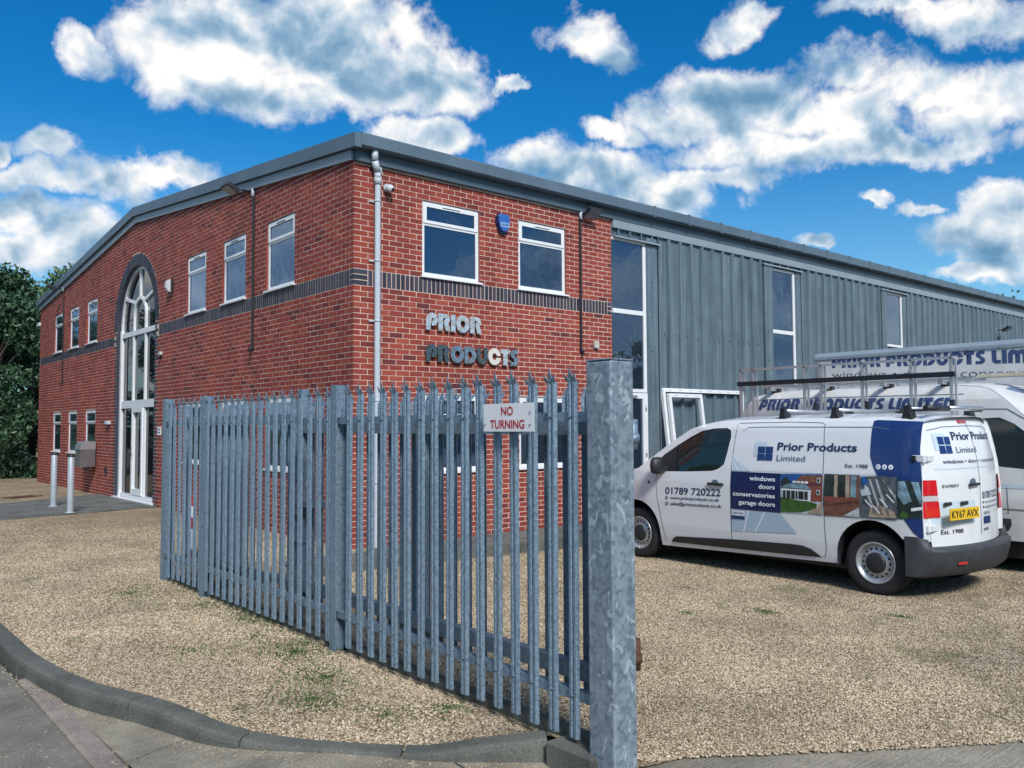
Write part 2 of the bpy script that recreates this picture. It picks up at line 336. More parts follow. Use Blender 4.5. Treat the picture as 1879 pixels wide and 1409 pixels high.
# ------------------------------------------------------------------ mesh helpers
def tag(o, label=None, cat=None, group=None, kind=None):
    if label: o['label'] = label
    if cat: o['category'] = cat
    if group: o['group'] = group
    if kind: o['kind'] = kind
    return o
def link(name, me, m=None, parent=None, loc=None):
    o = bpy.data.objects.new(name, me); COL.objects.link(o)
    if m and not me.materials: me.materials.append(M_[m] if isinstance(m, str) else m)
    if parent: o.parent = parent
    if loc is not None: o.location = loc
    return o
def empty(name, loc=(0,0,0), rz=0., label=None, cat=None, group=None):
    o = bpy.data.objects.new(name, None); COL.objects.link(o); o.location = loc; o.rotation_euler = (0, 0, rz)
    o.empty_display_size = .1
    return tag(o, label, cat, group)
ID = lambda p: p
def longw(s, d, z): return (s, -d, z)        # frame of the long wall: along, outwards, up
def gablew(s, d, z): return (-d, s, z)       # frame of the gable wall
class MB:
    def __init__(s, fr=None): s.v = []; s.f = []; s.fr = fr or (lambda a, b, c: (a, b, c)); s.sm = set()
    def vs(s, pts): i = len(s.v); s.v += [tuple(p) for p in pts]; return i
    def box(s, a0, a1, b0, b1, c0, c1):
        i = s.vs([s.fr(a, b, c) for a in (a0, a1) for b in (b0, b1) for c in (c0, c1)])
        s.f += [tuple(i+k for k in q) for q in ((0,1,3,2),(4,6,7,5),(0,4,5,1),(2,3,7,6),(0,2,6,4),(1,5,7,3))]; return s
    def hexa(s, p8):
        i = s.vs(p8); s.f += [tuple(i+k for k in q) for q in ((0,1,3,2),(4,6,7,5),(0,4,5,1),(2,3,7,6),(0,2,6,4),(1,5,7,3))]; return s
    def prism(s, poly, h0, h1, mp):     # poly: list of (a,b); mp(a,b,h)->xyz
        n = len(poly); i = s.vs([mp(a, b, h0) for a, b in poly]); j = s.vs([mp(a, b, h1) for a, b in poly])
        for k in range(n): s.f.append((i+k, i+(k+1) % n, j+(k+1) % n, j+k))
        s.f.append(tuple(i+k for k in range(n))[::-1]); s.f.append(tuple(j+k for k in range(n))); return s
    def tube(s, p0, p1, r, n=10, r1=None, caps=True):
        p0, p1 = Vector(p0), Vector(p1); d = (p1-p0).normalized()
        a = d.orthogonal().normalized(); b = d.cross(a); r1 = r if r1 is None else r1
        i = s.vs([p0+(a*math.cos(t)+b*math.sin(t))*r for t in [2*math.pi*k/n for k in range(n)]])
        j = s.vs([p1+(a*math.cos(t)+b*math.sin(t))*r1 for t in [2*math.pi*k/n for k in range(n)]])
        for k in range(n):
            s.sm.add(len(s.f)); s.f.append((i+k, i+(k+1) % n, j+(k+1) % n, j+k))
        if caps: s.f.append(tuple(range(i, i+n))[::-1]); s.f.append(tuple(range(j, j+n)))
        return s
    def path(s, pts, r, n=8):
        for a, b in zip(pts, pts[1:]): s.tube(a, b, r, n)
        return s
    def lathe(s, c, ax, prof, n=24):    # prof: [(r, h)] round axis ax through c
        c = Vector(c); ax = Vector(ax).normalized(); a = ax.orthogonal().normalized(); b = ax.cross(a)
        rings = []
        for r, h in prof:
            rings.append(s.vs([c+ax*h+(a*math.cos(t)+b*math.sin(t))*max(r, 1e-4) for t in [2*math.pi*k/n for k in range(n)]]))
        for i, j in zip(rings, rings[1:]):
            for k in range(n): s.sm.add(len(s.f)); s.f.append((i+k, i+(k+1) % n, j+(k+1) % n, j+k))
        return s
    def me(s, name, normals=True, smooth=False):
        m = bpy.data.meshes.new(name); m.from_pydata(s.v, [], s.f); m.update()
        if normals:
            b = bmesh.new(); b.from_mesh(m); bmesh.ops.recalc_face_normals(b, faces=b.faces); b.to_mesh(m); b.free()
        if smooth:
            for p in m.polygons: p.use_smooth = True
        elif s.sm:
            for k in s.sm: m.polygons[k].use_smooth = True
        return m
    def o(s, name, m, parent=None, smooth=False, bevel=0, normals=True):
        ob = link(name, s.me(name, normals, smooth), m, parent)
        if bevel:
            md = ob.modifiers.new('bevel', 'BEVEL'); md.width = bevel; md.segments = 2; md.limit_method = 'ANGLE'
            md.harden_normals = False
        return ob
def circ(cx, cy, rx, ry, a0, a1, n=12):
    return [(cx+rx*math.cos(rad(a0+(a1-a0)*k/n)), cy+ry*math.sin(rad(a0+(a1-a0)*k/n))) for k in range(n+1)]
def sheet(name, outline, holes, mp, m, parent=None, grid=0., bounds=None, smooth=True, thick=0.):
    """flat polygon with holes, cut on a grid and bent by mp(a,b)->xyz"""
    loops = [outline]+list(holes)
    tri = tessellate_polygon([[Vector((a, b, 0)) for a, b in lp] for lp in loops])
    pts = [p for lp in loops for p in lp]
    bm = bmesh.new(); vv = [bm.verts.new((a, b, 0)) for a, b in pts]
    for t in tri:
        try: bm.faces.new([vv[k] for k in t])
        except ValueError: pass
    if grid:
        a0 = min(p[0] for p in outline); a1 = max(p[0] for p in outline); b0 = min(p[1] for p in outline); b1 = max(p[1] for p in outline)
        ga = np.arange(math.ceil(a0/grid)*grid, a1, grid); gb = np.arange(math.ceil(b0/grid)*grid, b1, grid)
        for g in ga: bmesh.ops.bisect_plane(bm, geom=bm.verts[:]+bm.edges[:]+bm.faces[:], plane_co=(g, 0, 0), plane_no=(1, 0, 0), dist=1e-5)
        for g in gb: bmesh.ops.bisect_plane(bm, geom=bm.verts[:]+bm.edges[:]+bm.faces[:], plane_co=(0, g, 0), plane_no=(0, 1, 0), dist=1e-5)
    for v in bm.verts: v.co = Vector(mp(v.co.x, v.co.y))
    bmesh.ops.recalc_face_normals(bm, faces=bm.faces)
    if thick: bmesh.ops.solidify(bm, geom=bm.faces[:], thickness=thick)
    me = bpy.data.meshes.new(name); bm.to_mesh(me); bm.free()
    for p in me.polygons: p.use_smooth = smooth
    return link(name, me, m, parent)
_TC = {}
def text_mesh(txt, bold=0., ext=0., res=4):
    """built-in font to flat mesh, normalised: cap height 1, left edge 0, baseline 0; returns verts, faces, width"""
    k = (txt, bold, res)
    if k not in _TC:
        cu = bpy.data.curves.new('t', 'FONT'); cu.body = txt; cu.size = 1.; cu.offset = bold; cu.resolution_u = res
        ob = bpy.data.objects.new('t', cu); COL.objects.link(ob)
        dg = bpy.context.evaluated_depsgraph_get(); me = bpy.data.meshes.new_from_object(ob.evaluated_get(dg))
        v = np.array([x.co[:2] for x in me.vertices]); f = [tuple(p.vertices) for p in me.polygons]
        bpy.data.objects.remove(ob); bpy.data.curves.remove(cu); bpy.data.meshes.remove(me)
        v[:, 0] -= v[:, 0].min(); v[:, 1] += bold; v /= .73
        _TC[k] = (v, f, v[:, 0].max())
    return _TC[k]
def text_on(name, txt, a0, a1, b0, h, mp, m, parent=None, bold=0., align=None, b0e=None, italic=0.):
    """text between a0 and a1 along the surface, cap height h, base at b0 (b0e at the far end); mp(a,b)->xyz"""
    v, f, w = text_mesh(txt, bold)
    if w*h > 0:      # cut long text faces so that they can follow a curved panel
        bm = bmesh.new(); q = [bm.verts.new((x, y, 0)) for x, y in v]
        for t in f:
            try: bm.faces.new([q[k] for k in t])
            except ValueError: pass
        for gy in (.25, .5, .75): bmesh.ops.bisect_plane(bm, geom=bm.verts[:]+bm.edges[:]+bm.faces[:], plane_co=(0, gy, 0), plane_no=(0, 1, 0), dist=1e-6)
        bm.verts.index_update(); v = [(x.co.x, x.co.y) for x in bm.verts]; f = [tuple(x.index for x in t.verts) for t in bm.faces]; bm.free()
    vs = []
    for x, y in v:
        t = (x+italic*y)/w; bb = b0+((b0e-b0)*t if b0e is not None else 0)+y*h
        vs.append(mp(a0+(a1-a0)*t, bb))
    me = bpy.data.meshes.new(name); me.from_pydata([tuple(p) for p in vs], [], f); me.update()
    return link(name, me, m, parent)

# art deco capitals, each outline in a 1 unit high box: (width, outer, holes)
def deco():
    G = {}
    G['P'] = (.80, [(0,0),(0,.60)]+circ(.40,.60,.40,.40,180,-60,18)+[(.46,.24),(.36,.26),(.36,.60)]+circ(.44,.62,.07,.08,180,20,5)+[(.44,.50),(.30,.42),(.30,0)], [])
    G['R'] = (.86, [(0,0),(0,1),(.45,1)]+circ(.48,.70,.34,.30,90,-50,10)+[(.86,0),(.54,0),(.40,.42),(.40,.60)]+circ(.41,.70,.07,.08,-60,180,6)+[(.32,.66),(.32,0)], [])
    G['I'] = (.32, [(0,0),(0,1),(.32,1),(.32,0)], [])
    G['O'] = (1.0, circ(.5,.5,.5,.52,0,345,24), [circ(.5,.5,.19,.21,0,330,14)])
    G['D'] = (.90, [(0,0),(0,1),(.36,1)]+circ(.38,.5,.52,.5,90,-90,16)+[(.31,0),(.31,.12),(.36,.14)]+circ(.36,.5,.22,.22,-90,90,8)+[(.27,.72),(.27,0)], [])
    G['U'] = (.84, [(0,1),(0,.42)]+circ(.42,.42,.42,.44,180,360,16)+[(.84,1),(.54,1),(.54,.36)]+circ(.42,.36,.09,.10,0,-180,6)+[(.30,.36),(.30,1)], [])
    G['C'] = (.96, circ(.5,.5,.5,.52,8,352,26)+[(.72,.45)]+circ(.5,.5,.19,.21,345,15,16)+[(.72,.55)], [])
    G['T'] = (.74, [(0,1),(0,.72),(.20,.72),(.20,0),(.54,0),(.54,.72),(.74,.72),(.74,1)], [])
    G['S'] = (.66, [(.62,1),(.36,1)]+circ(.33,.72,.31,.28,80,250,9)+[(.34,.40)]+circ(.26,.29,.07,.08,70,-90,5)+[(0,.25),(0,0),(.26,0)]+circ(.33,.28,.33,.28,-90,70,9)+[(.36,.60)]+circ(.40,.68,.06,.07,250,90,5)+[(.62,.75)], [])
    G['L'] = (.60, [(0,1),(0,.34)]+circ(.34,.32,.34,.32,180,270,6)+[(.60,0),(.60,.27),(.40,.27)]+circ(.40,.35,.08,.08,270,180,4)+[(.32,1)], [])
    G['M'] = (1.24, [(0,0),(0,.60)]+circ(.32,.66,.32,.34,180,60,8)+[(.62,.93)]+circ(.92,.66,.32,.34,120,0,8)+[(1.24,0),(.94,0),(.94,.58),(.90,.66),(.78,.66),(.77,0),(.47,0),(.46,.66),(.35,.66),(.31,.58),(.30,0)], [])
    G['E'] = (.72, [(.72,1),(.42,1)]+circ(.42,.5,.42,.5,90,270,14)+[(.72,0),(.72,.26),(.46,.26),(.40,.30),(.36,.40),(.72,.40),(.72,.60),(.36,.60),(.40,.70),(.46,.74),(.72,.74)], [])
    return G
DECO = deco()
def deco_text(txt, a0, a1, b0, h, mp, gap=.06, space=.42, slant=0., b0e=None):
    """yields (char, outline, holes) mapped by fit between a0 and a1"""
    tot = 0.
    for c in txt: tot += (space if c == ' ' else DECO[c][0]+gap)
    tot -= gap; x = 0.; out = []
    for c in txt:
        if c == ' ': x += space; continue
        w, o, hs = DECO[c]
        def q(p):
            t = (x+p[0]+slant*p[1])/(tot+slant); bb = b0+((b0e-b0)*t if b0e is not None else 0)
            return (a0+(a1-a0)*t, bb+p[1]*h)
        out.append((c, [q(p) for p in o], [[q(p) for p in hh] for hh in hs])); x += w+gap
    return out

# ------------------------------------------------------------------ ground
KL = [(-4.43,9.0,-.04),(-4.43,3.0,-.04),(-4.42,-1.2,-.04),(-4.41,-2.52,-.04),(-4.40,-3.13,-.04),(-4.32,-3.84,-.04),(-4.23,-4.22,-.04),(-4.10,-4.58,-.04),(-4.01,-4.87,-.045),(-3.88,-5.30,-.075),(-3.70,-5.62,-.098),(-3.42,-5.98,-.104),(-3.15,-6.27,-.098),(-2.90,-6.46,-.065),(-2.66,-6.64,-.040)]
def kerb_near(x, y):
    best = (9., 0.)
    for (x0, y0, z0), (x1, y1, z1) in zip(KL, KL[1:]):
        dx, dy = x1-x0, y1-y0; t = max(0., min(1., ((x-x0)*dx+(y-y0)*dy)/(dx*dx+dy*dy)))
        d = math.hypot(x-x0-dx*t, y-y0-dy*t)
        if d < best[0]: best = (d, z0+(z1-z0)*t)
    return best
def sm(t): t = min(1., max(0., t)); return t*t*(3-2*t)
def yard_z(x, y):
    if x < -2.5 and y < -3:
        d, kz = kerb_near(x, y); return min(-.055, kz-.014+.16*max(0., d-.12))
    if y > -.3: return -.055 - .10*sm((x+.5)/4)
    return -.055 - .095*sm((x+2.55)/.14)*sm((-y-.2)/.8) - .03*sm((x+1.)/4)*sm((y+8.2)/2.) - .035*sm((x-1)/3)*sm((y+8.2)/2)
GR_OUT = [(-4.30,60),(-4.30,-2.4),(-4.31,-3.1),(-4.21,-3.81),(-4.04,-4.53),(-3.81,-5.13),(-3.65,-5.49),(-3.36,-5.88),(-3.07,-6.21),(-2.60,-6.53),
          (-2.55,-6.98),(-2.1,-7.06),(-1.38,-7.56),(-.52,-8.12),(1.5,-9.2),(6,-11.2),(12,-13),(60,-16),(60,60)]
road = MB(); n_ = 1
big = MB(); big.v = [(-400,-400,-.30),(400,-400,-.30),(400,400,-.30),(-400,400,-.30)]; big.f = [(0,1,2,3)]
tag(big.o('terrain', 'earth'), kind='structure')
sheet('road', [(-30,-60),(-4.43,-60),(-4.43,70),(-30,70)], [], lambda a, b: (a, b, -.165), 'asph', grid=6)
tag(bpy.data.objects['road'], kind='structure')
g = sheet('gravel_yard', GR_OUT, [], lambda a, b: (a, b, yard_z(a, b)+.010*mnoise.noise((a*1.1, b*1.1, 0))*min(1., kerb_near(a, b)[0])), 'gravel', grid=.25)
tag(g, kind='structure')
# scattered stones (geometry nodes)
NEAR = [(-4.28,7.0),(-4.28,-2.4),(-4.29,-3.1),(-4.19,-3.81),(-4.02,-4.53),(-3.82,-5.14),(-3.68,-5.50),(-3.39,-5.91),(-3.09,-6.24),(-2.61,-6.55),(-2.5,-6.9),(-2.1,-7.08),(-1.38,-7.60),(-.52,-8.16),(1.5,-9.24),(4.,-10.2),(9.,-10.),(9.,-1.2),(0,-1.25),(-.1,7.6)]
def gz(a, b): return (a, b, yard_z(a, b)+.003+.010*mnoise.noise((a*1.1, b*1.1, 0))*min(1., kerb_near(a, b)[0]))
gs = sheet('loose_stones', NEAR, [], gz, None, grid=.25, smooth=False)
at = gs.data.attributes.new('dens', 'FLOAT', 'POINT')
for i, v in enumerate(gs.data.vertices):
    dp = (v.co-CP).dot(FW)
    at.data[i].value = max(.0, min(1., 1.25-(dp-3.)/9.5))
ng = bpy.data.node_groups.new('stones', 'GeometryNodeTree')
ng.interface.new_socket('Geometry', in_out='INPUT', socket_type='NodeSocketGeometry')
ng.interface.new_socket('Geometry', in_out='OUTPUT', socket_type='NodeSocketGeometry')
G = NT(ng)
gi = G.n('NodeGroupInput'); go = G.n('NodeGroupOutput')
na = G.n('GeometryNodeInputNamedAttribute', {'Name': 'dens'}, data_type='FLOAT')
dm = G.m('MULTIPLY', na.outputs[0], 7400.0)
dp_ = G.n('GeometryNodeDistributePointsOnFaces', {'Mesh': gi.outputs[0], 'Density': dm, 'Seed': 3}, distribute_method='RANDOM')
ico = G.n('GeometryNodeMeshIcoSphere', {'Radius': .0070, 'Subdivisions': 1})
smt = G.n('GeometryNodeSetMaterial', {'Geometry': ico.outputs[0], 'Material': M_['stone']})
rv = G.n('FunctionNodeRandomValue', {'Min': (0,0,0), 'Max': (6.28,6.28,6.28), 'Seed': 1}, data_type='FLOAT_VECTOR')
rs = G.n('FunctionNodeRandomValue', {'Min': (.55,.45,.28), 'Max': (1.5,1.1,.7), 'Seed': 2}, data_type='FLOAT_VECTOR')
rt_ = G.n('FunctionNodeRandomValue', {'Min': (-.5,-.5,0), 'Max': (.5,.5,6.28), 'Seed': 5}, data_type='FLOAT_VECTOR')
ip = G.n('GeometryNodeInstanceOnPoints', {'Points': dp_.outputs[0], 'Instance': smt.outputs[0], 'Rotation': rt_.outputs[0], 'Scale': rs.outputs[0]})
G.l.new(ip.outputs[0], go.inputs[0])
gs.modifiers.new('stones', 'NODES').node_group = ng
tag(gs, 'loose tan limestone chippings lying over the yard', 'gravel', kind='stuff')

# crossover slabs of brushed concrete between road strip and kerb
def flat(name, poly, z0, z1, m, parent=None, bevel=0., lab=None):
    o = MB().prism(poly, z0, z1, lambda a, b, h: (a, b, h)).o(name, m, parent, bevel=bevel)
    return o
cross = empty('concrete_crossover', (-4, -6, -.15)); cross['kind'] = 'structure'
def chl(o, p): o.parent = p; o.matrix_parent_inverse = Matrix.Translation(-Vector(p.location)); return o
chl(flat('slab', [(-4.30,-3.55),(-4.30,-4.62),(-4.08,-4.60),(-4.12,-4.40),(-4.22,-3.9)], -.30, -.158, 'conc'), cross)
chl(flat('slab', [(-4.295,-4.64),(-4.285,-5.22),(-3.79,-5.05),(-3.90,-4.83),(-4.03,-4.60)], -.30, -.154, 'conc'), cross)
def slab_z(a, b): return -.160+.042*math.exp(-((a+3.4)**2+(b+5.9)**2)/.42)
for P in ([(-4.28,-5.235),(-4.25,-9.0),(-3.05,-9.0),(-3.05,-6.1),(-3.35,-5.8),(-3.60,-5.45),(-3.70,-5.20),(-3.79,-5.065)],
          [(-3.04,-9.0),(-3.04,-6.1),(-2.45,-6.5),(-2.30,-6.9),(1.6,-9.0),(1.6,-12.),(-3.04,-12.)]):
    chl(sheet('slab', P, [], lambda a, b: (a, b, slab_z(a, b)), 'conc', grid=.15), cross)
MBF = MB().box(-4.3, 1.6, -12, -6.9, -.40, -.20)
chl(MBF.o('bedding', 'kerb'), cross)
chl(flat('slab', [(-4.25,-9.02),(-3.05,-9.02),(-3.05,-14.),(-4.25,-14.)], -.30, -.158, 'conc'), cross)
# flush strip kerbs down the straight edge of the road
strip = empty('dropped_kerb', (-4.35, -5, -.16)); strip['kind'] = 'structure'
ys = [-3.30, -4.42, -5.33, -6.24, -7.15, -8.06]
for a, b in zip(ys, ys[1:]):
    m0 = MB(); m0.prism([(-4.43, -.30), (-4.43, -.150), (-4.415, -.138), (-4.305, -.142), (-4.305, -.30)], a-.004, b+.004, lambda x, z, y: (x+(y+3.3)*.012*0, y, z))
    chl(m0.o('kerb_stone', 'kerbpink', bevel=.004), strip)
# upstanding kerb that curves in to the gate
kp = [Vector(p) for p in KL]; cum = [0.]
for a, b in zip(kp, kp[1:]): cum.append(cum[-1]+(b-a).length)
def kat(s):
    s = max(0, min(cum[-1], s)); i = max(k for k in range(len(cum)-1) if cum[k] <= s+1e-9); i = min(i, len(cum)-2)
    t = (s-cum[i])/(cum[i+1]-cum[i]); p = kp[i].lerp(kp[i+1], t)
    p0, p1, p2, p3 = kp[max(i-1, 0)], kp[i], kp[i+1], kp[min(i+2, len(kp)-1)]
    q = .5*((2*p1)+(-p0+p2)*t+(2*p0-5*p1+4*p2-p3)*t*t+(-p0+3*p1-3*p2+p3)*t**3)
    return q
def kfr(s):
    p = kat(s); d = (kat(s+.05)-kat(s-.05)); d.z = 0; d.normalize(); n = Vector((d.y, -d.x, 0)); return p, -n  # n towards gravel
kerb = empty('kerb', (-4.4, -3, -.15)); kerb['kind'] = 'structure'
def s_of(y): return min((abs(kat(q).y-y), q) for q in np.linspace(0, cum[-1], 900))[1]
cuts = [0.]
while cuts[-1] < s_of(-3.10)-.92: cuts.append(cuts[-1]+.915)
cuts[-1] = s_of(-3.10)
cuts += [s_of(-3.84), s_of(-4.60), s_of(-5.48), s_of(-6.18), cum[-1]]
for a, b in zip(cuts, cuts[1:]):
    prof = [(0, -.25), (0, -.035), (.006, -.014), (.022, -.003), (.045, 0), (.125, 0), (.125, -.25)]
    mb = MB(); n = max(2, int((b-a)/.12)+1); rings = []
    for k in range(n):
        s = a+.007+(b-a-.014)*k/(n-1); p, nn = kfr(s)
        rings.append(mb.vs([p+nn*u+Vector((0, 0, w)) for u, w in prof]))
    q = len(prof)
    for i, j in zip(rings, rings[1:]):
        for k in range(q): mb.f.append((i+k, i+(k+1) % q, j+(k+1) % q, j+k))
    mb.f.append(tuple(range(rings[0], rings[0]+q))); mb.f.append(tuple(range(rings[-1], rings[-1]+q))[::-1])
    chl(mb.o('kerb_stone', 'kerb'), kerb)
# concrete edging under the fence
edg = empty('edging', (-2.5, -4, -.05)); edg['kind'] = 'structure'
yy = -6.96
while yy < -.6:
    chl(MB().box(-2.54, -2.44, yy+.004, min(yy+.91, -.5)-.004, -.32, -.028-(0.0)).o('edging_block', 'kerb', bevel=.006), edg); yy += .915
chl(MB().box(-2.70, -2.545, -6.98, -6.665, -.32, -.035).o('edging_block', 'kerb', bevel=.008), edg)
# path of slabs to the front door and along the long wall
pth = empty('entrance_path', (-2, 9, -.04)); pth['kind'] = 'structure'
def near_y(x): return 7.78+.20*x if x > -3 else 7.18+.2*(x+3)
def far_y(x): return 12.1+.60*x if x > -2.5 else 10.6+.5*(x+2.5)
for i in range(7):
    x1 = -.02-i*.62; x0 = x1-.612
    for j in range(4):
        f0, f1 = j/4, (j+1)/4
        P = []
        for x, f in ((x0, f0), (x1, f0), (x1, f1), (x0, f1)):
            yv = near_y(x)*(1-f)+far_y(x)*f; yv += .006 if f == f0 else -.006
            P.append((x, yv))
        chl(flat('paving_slab', P, -.12, -.032+R.uniform(-.002, .002), 'slab'), pth)
chl(MB().hexa([(-4.28,near_y(-4.28)-.06,-.15),(-4.28,near_y(-4.28)-.06,-.040),(-4.28,near_y(-4.28),-.15),(-4.28,near_y(-4.28),-.040),(-.02,near_y(-.02)-.06,-.15),(-.02,near_y(-.02)-.06,-.040),(-.02,near_y(-.02),-.15),(-.02,near_y(-.02),-.040)]).o('edging_block', 'kerb'), pth)
wp = empty('wall_path', (2, -.6, -.06)); wp['kind'] = 'structure'
xx = -1.2
while xx < 30:
    ye = -1.12
    chl(MB().box(xx+.004, xx+.596, ye+.06, -.59, -.2, -.060+R.uniform(-.002, .002)).o('paving_slab', 'slab'), wp)
    chl(MB().box(xx+.004, xx+.596, -.582, -.012, -.2, -.060+R.uniform(-.002, .002)).o('paving_slab', 'slab'), wp)
    xx += .6
xx = -2.3
while xx < 30:
    chl(MB().box(xx+.003, xx+.912, ye, ye+.052, -.34, -.052).o('edging_block', 'kerb'), wp); xx += .915
gr = empty('drain_grate', (-1.55, 12.55, -.05), .5, 'rusty iron drain grating set in the gravel beside the entrance path', 'grate')
m0 = MB()
for k in range(9): m0.box(-.36+k*.08, -.33+k*.08, -.14, .14, 0, .012)
m0.o('bars', 'rust', gr); MB().box(-.40, .40, -.17, -.142, -.01, .014).box(-.40, .40, .142, .17, -.01, .014).o('frame', 'rust', gr)

# ------------------------------------------------------------------ the building
BLD = empty('industrial_unit', (0, 0, 0), 0, 'red brick and blue-grey steel clad industrial unit with arched glazed entrance in its gable', 'building')
GL, WL, LL = 19.0, 5.06, 40.0             # gable length, brick part of long wall, whole long wall
YC = 9.5; AR = 1.345; SPR = 3.78; RO = 1.60
def gtop(s): return 5.30 + (min(s, GL-s))*.098
win_g = [(1.765,2.755),(3.565,4.555),(5.345,6.335),(12.60,13.58),(14.39,15.36),(16.17,17.13)]
win_l = [(1.115,2.155),(2.935,3.965)]
WZ0, WZ1, LZ0, LZ1 = 3.70, 4.795, .90, 2.01
door_zone = (YC-AR, YC+AR)
arch_open = [(YC-AR, -.06)]+circ(YC, SPR, AR, AR, 180, 0, 28)+[(YC+AR, -.06)]
gout = [(0,-.25),(0,gtop(0)),(YC,gtop(YC)),(GL,gtop(GL)),(GL,-.25),(YC+AR,-.25)]+arch_open[::-1]+[(YC-AR,-.25)]
def rc(a0, a1, b0, b1): return [(a0,b0),(a1,b0),(a1,b1),(a0,b1)]
MD = -.007
wl_ = sheet('gable_wall', gout, [rc(a,b,z0,z1) for a,b in win_g for z0,z1 in ((WZ0,WZ1),(LZ0,LZ1))], lambda s, z: gablew(s, MD, z), 'mortar', BLD, smooth=False)
wr_ = sheet('side_wall', rc(0,WL,-.25,5.13), [rc(a,b,z0,z1) for a,b in win_l for z0,z1 in ((WZ0,WZ1),(LZ0,LZ1))], lambda s, z: longw(s, MD, z), 'mortar', BLD, smooth=False)
MB().box(.3, LL, .25, GL, -.2, 5.0).o('inner_core', 'fasciadk', BLD)  # carcass behind the skins
# reveals
rev = MB()
def rv_out(): rev.o('reveal', 'brick', BLD); rev.v, rev.f = [], []
def reveal(fr, a0, a1, z0, z1):
    rev.fr = fr
    rev.box(a0-.02, a0, -.13, -.012, z0, z1+.02).box(a1, a1+.02, -.13, -.012, z0, z1+.02).box(a0, a1, -.13, -.012, z1, z1+.02); rv_out()
for a, b in win_g:
    reveal(gablew, a, b, WZ0, WZ1); reveal(gablew, a, b, LZ0, LZ1)
for a, b in win_l:
    reveal(longw, a, b, WZ0, WZ1); reveal(longw, a, b, LZ0, LZ1)
rev.fr = gablew; rev.v, rev.f = [], []
rev.box(YC-AR-.02, YC-AR, -.16, -.012, -.1, SPR).box(YC+AR, YC+AR+.02, -.16, -.012, -.1, SPR)
aa = circ(YC, SPR, AR, AR, 0, 180, 24); ab = circ(YC, SPR, AR+.02, AR+.02, 0, 180, 24)
for k in range(24):
    rev.hexa([gablew(*q) for q in ((aa[k][0],-.16,aa[k][1]),(aa[k][0],-.012,aa[k][1]),(ab[k][0],-.16,ab[k][1]),(ab[k][0],-.012,ab[k][1]),(aa[k+1][0],-.16,aa[k+1][1]),(aa[k+1][0],-.012,aa[k+1][1]),(ab[k+1][0],-.16,ab[k+1][1]),(ab[k+1][0],-.012,ab[k+1][1]))])
rev.o('arch_reveal', 'blue', BLD)

# bricks: list of (frame id, a0, a1, z0, z1, material)
J = .0125
bricks = []
def subtract(iv, holes):
    out = [iv]
    for h0, h1 in holes:
        nx = []
        for a, b in out:
            if h1 <= a or h0 >= b: nx.append((a, b)); continue
            if h0 > a: nx.append((a, h0))
            if h1 < b: nx.append((h1, b))
        out = nx
    return [(a, b) for a, b in out if b-a > .02]
def course(fr, L, zb, k, holes, lim0=0, lim1=None, quoin=()):
    """one course between lim0 and lim1; k even: gable stretcher / long wall header at the corner"""
    lim1 = L if lim1 is None else lim1
    hd = (k % 2 == 0) if fr == 'l' else (k % 2 == 1)
    s = 0.; first = True
    while s < L-.005:
        w = .1125 if (first and hd) else .225
        first = False
        a, b = max(s, lim0), min(s+w, L, lim1)
        if b > a:
            for x0, x1 in subtract((a, b), holes):
                l = x0+(J/2 if x0 == a and a > 0 else .002 if a > 0 else 0); r = x1-J/2
                if r-l > .02: bricks.append((fr, l, r, zb+J/2, zb+.075-J/2, 'brick'))
        s += w
def openings(fr, z):
    H = []
    for a, b in (win_g if fr == 'g' else win_l):
        for z0, z1 in ((WZ0, WZ1), (LZ0, LZ1)):
            if z0-.03 < z < z1: H.append((a, b))
    if fr == 'g':
        if z < SPR+.02:
            H.append((YC-AR-.105 if int(round((z+.0375)/.075)) % 2 else YC-AR-.215, YC+AR+.105 if int(round((z+.0375)/.075)) % 2 else YC+AR+.215))
        elif z < SPR+RO:
            h = math.sqrt(max(0, (RO+.004)**2-(z-SPR)**2)); H.append((YC-h, YC+h))
    return H
NB = 46
for k in range(NB+3):
    zb = 3.45-.075*(k+1)
    for fr, L in (('g', GL), ('l', WL)): course(fr, L, zb, k, openings(fr, zb+.0375))
k = 0; zb = 3.675
while zb < 6.3:
    z = zb+.0375
    if zb+.075 < 5.14: course('l', WL, zb, k+1, openings('l', z))
    t = zb+.06
    if t < gtop(YC):
        a = 0 if t < gtop(0) else (t-5.30)/.098
        course('g', GL, zb, k+1, openings('g', z), a, GL-a)
    k += 1; zb += .075
# blue soldier band with three-course quoins
for fr, L in (('g', GL), ('l', WL)):
    q0 = .225 if fr == 'g' else .1125
    if fr == 'g': q0 = .1125
    else: q0 = .225
    for j in range(3):
        bricks.append((fr, 0, q0-J/2, 3.45+.075*j+J/2, 3.45+.075*(j+1)-J/2, 'blue'))
        bricks.append((fr, L-.1125+J/2, L-J/2, 3.45+.075*j+J/2, 3.45+.075*(j+1)-J/2, 'blue'))
    s = q0
    while s < L-.1125-.03:
        for x0, x1 in subtract((s, min(s+.075, L-.1125)), [(YC-AR-.215, YC+AR+.215)] if fr == 'g' else []):
            if x1-x0 > .03: bricks.append((fr, x0+J/2, x1-J/2, 3.45+J/2, 3.675-J/2, 'blue'))
        s += .075
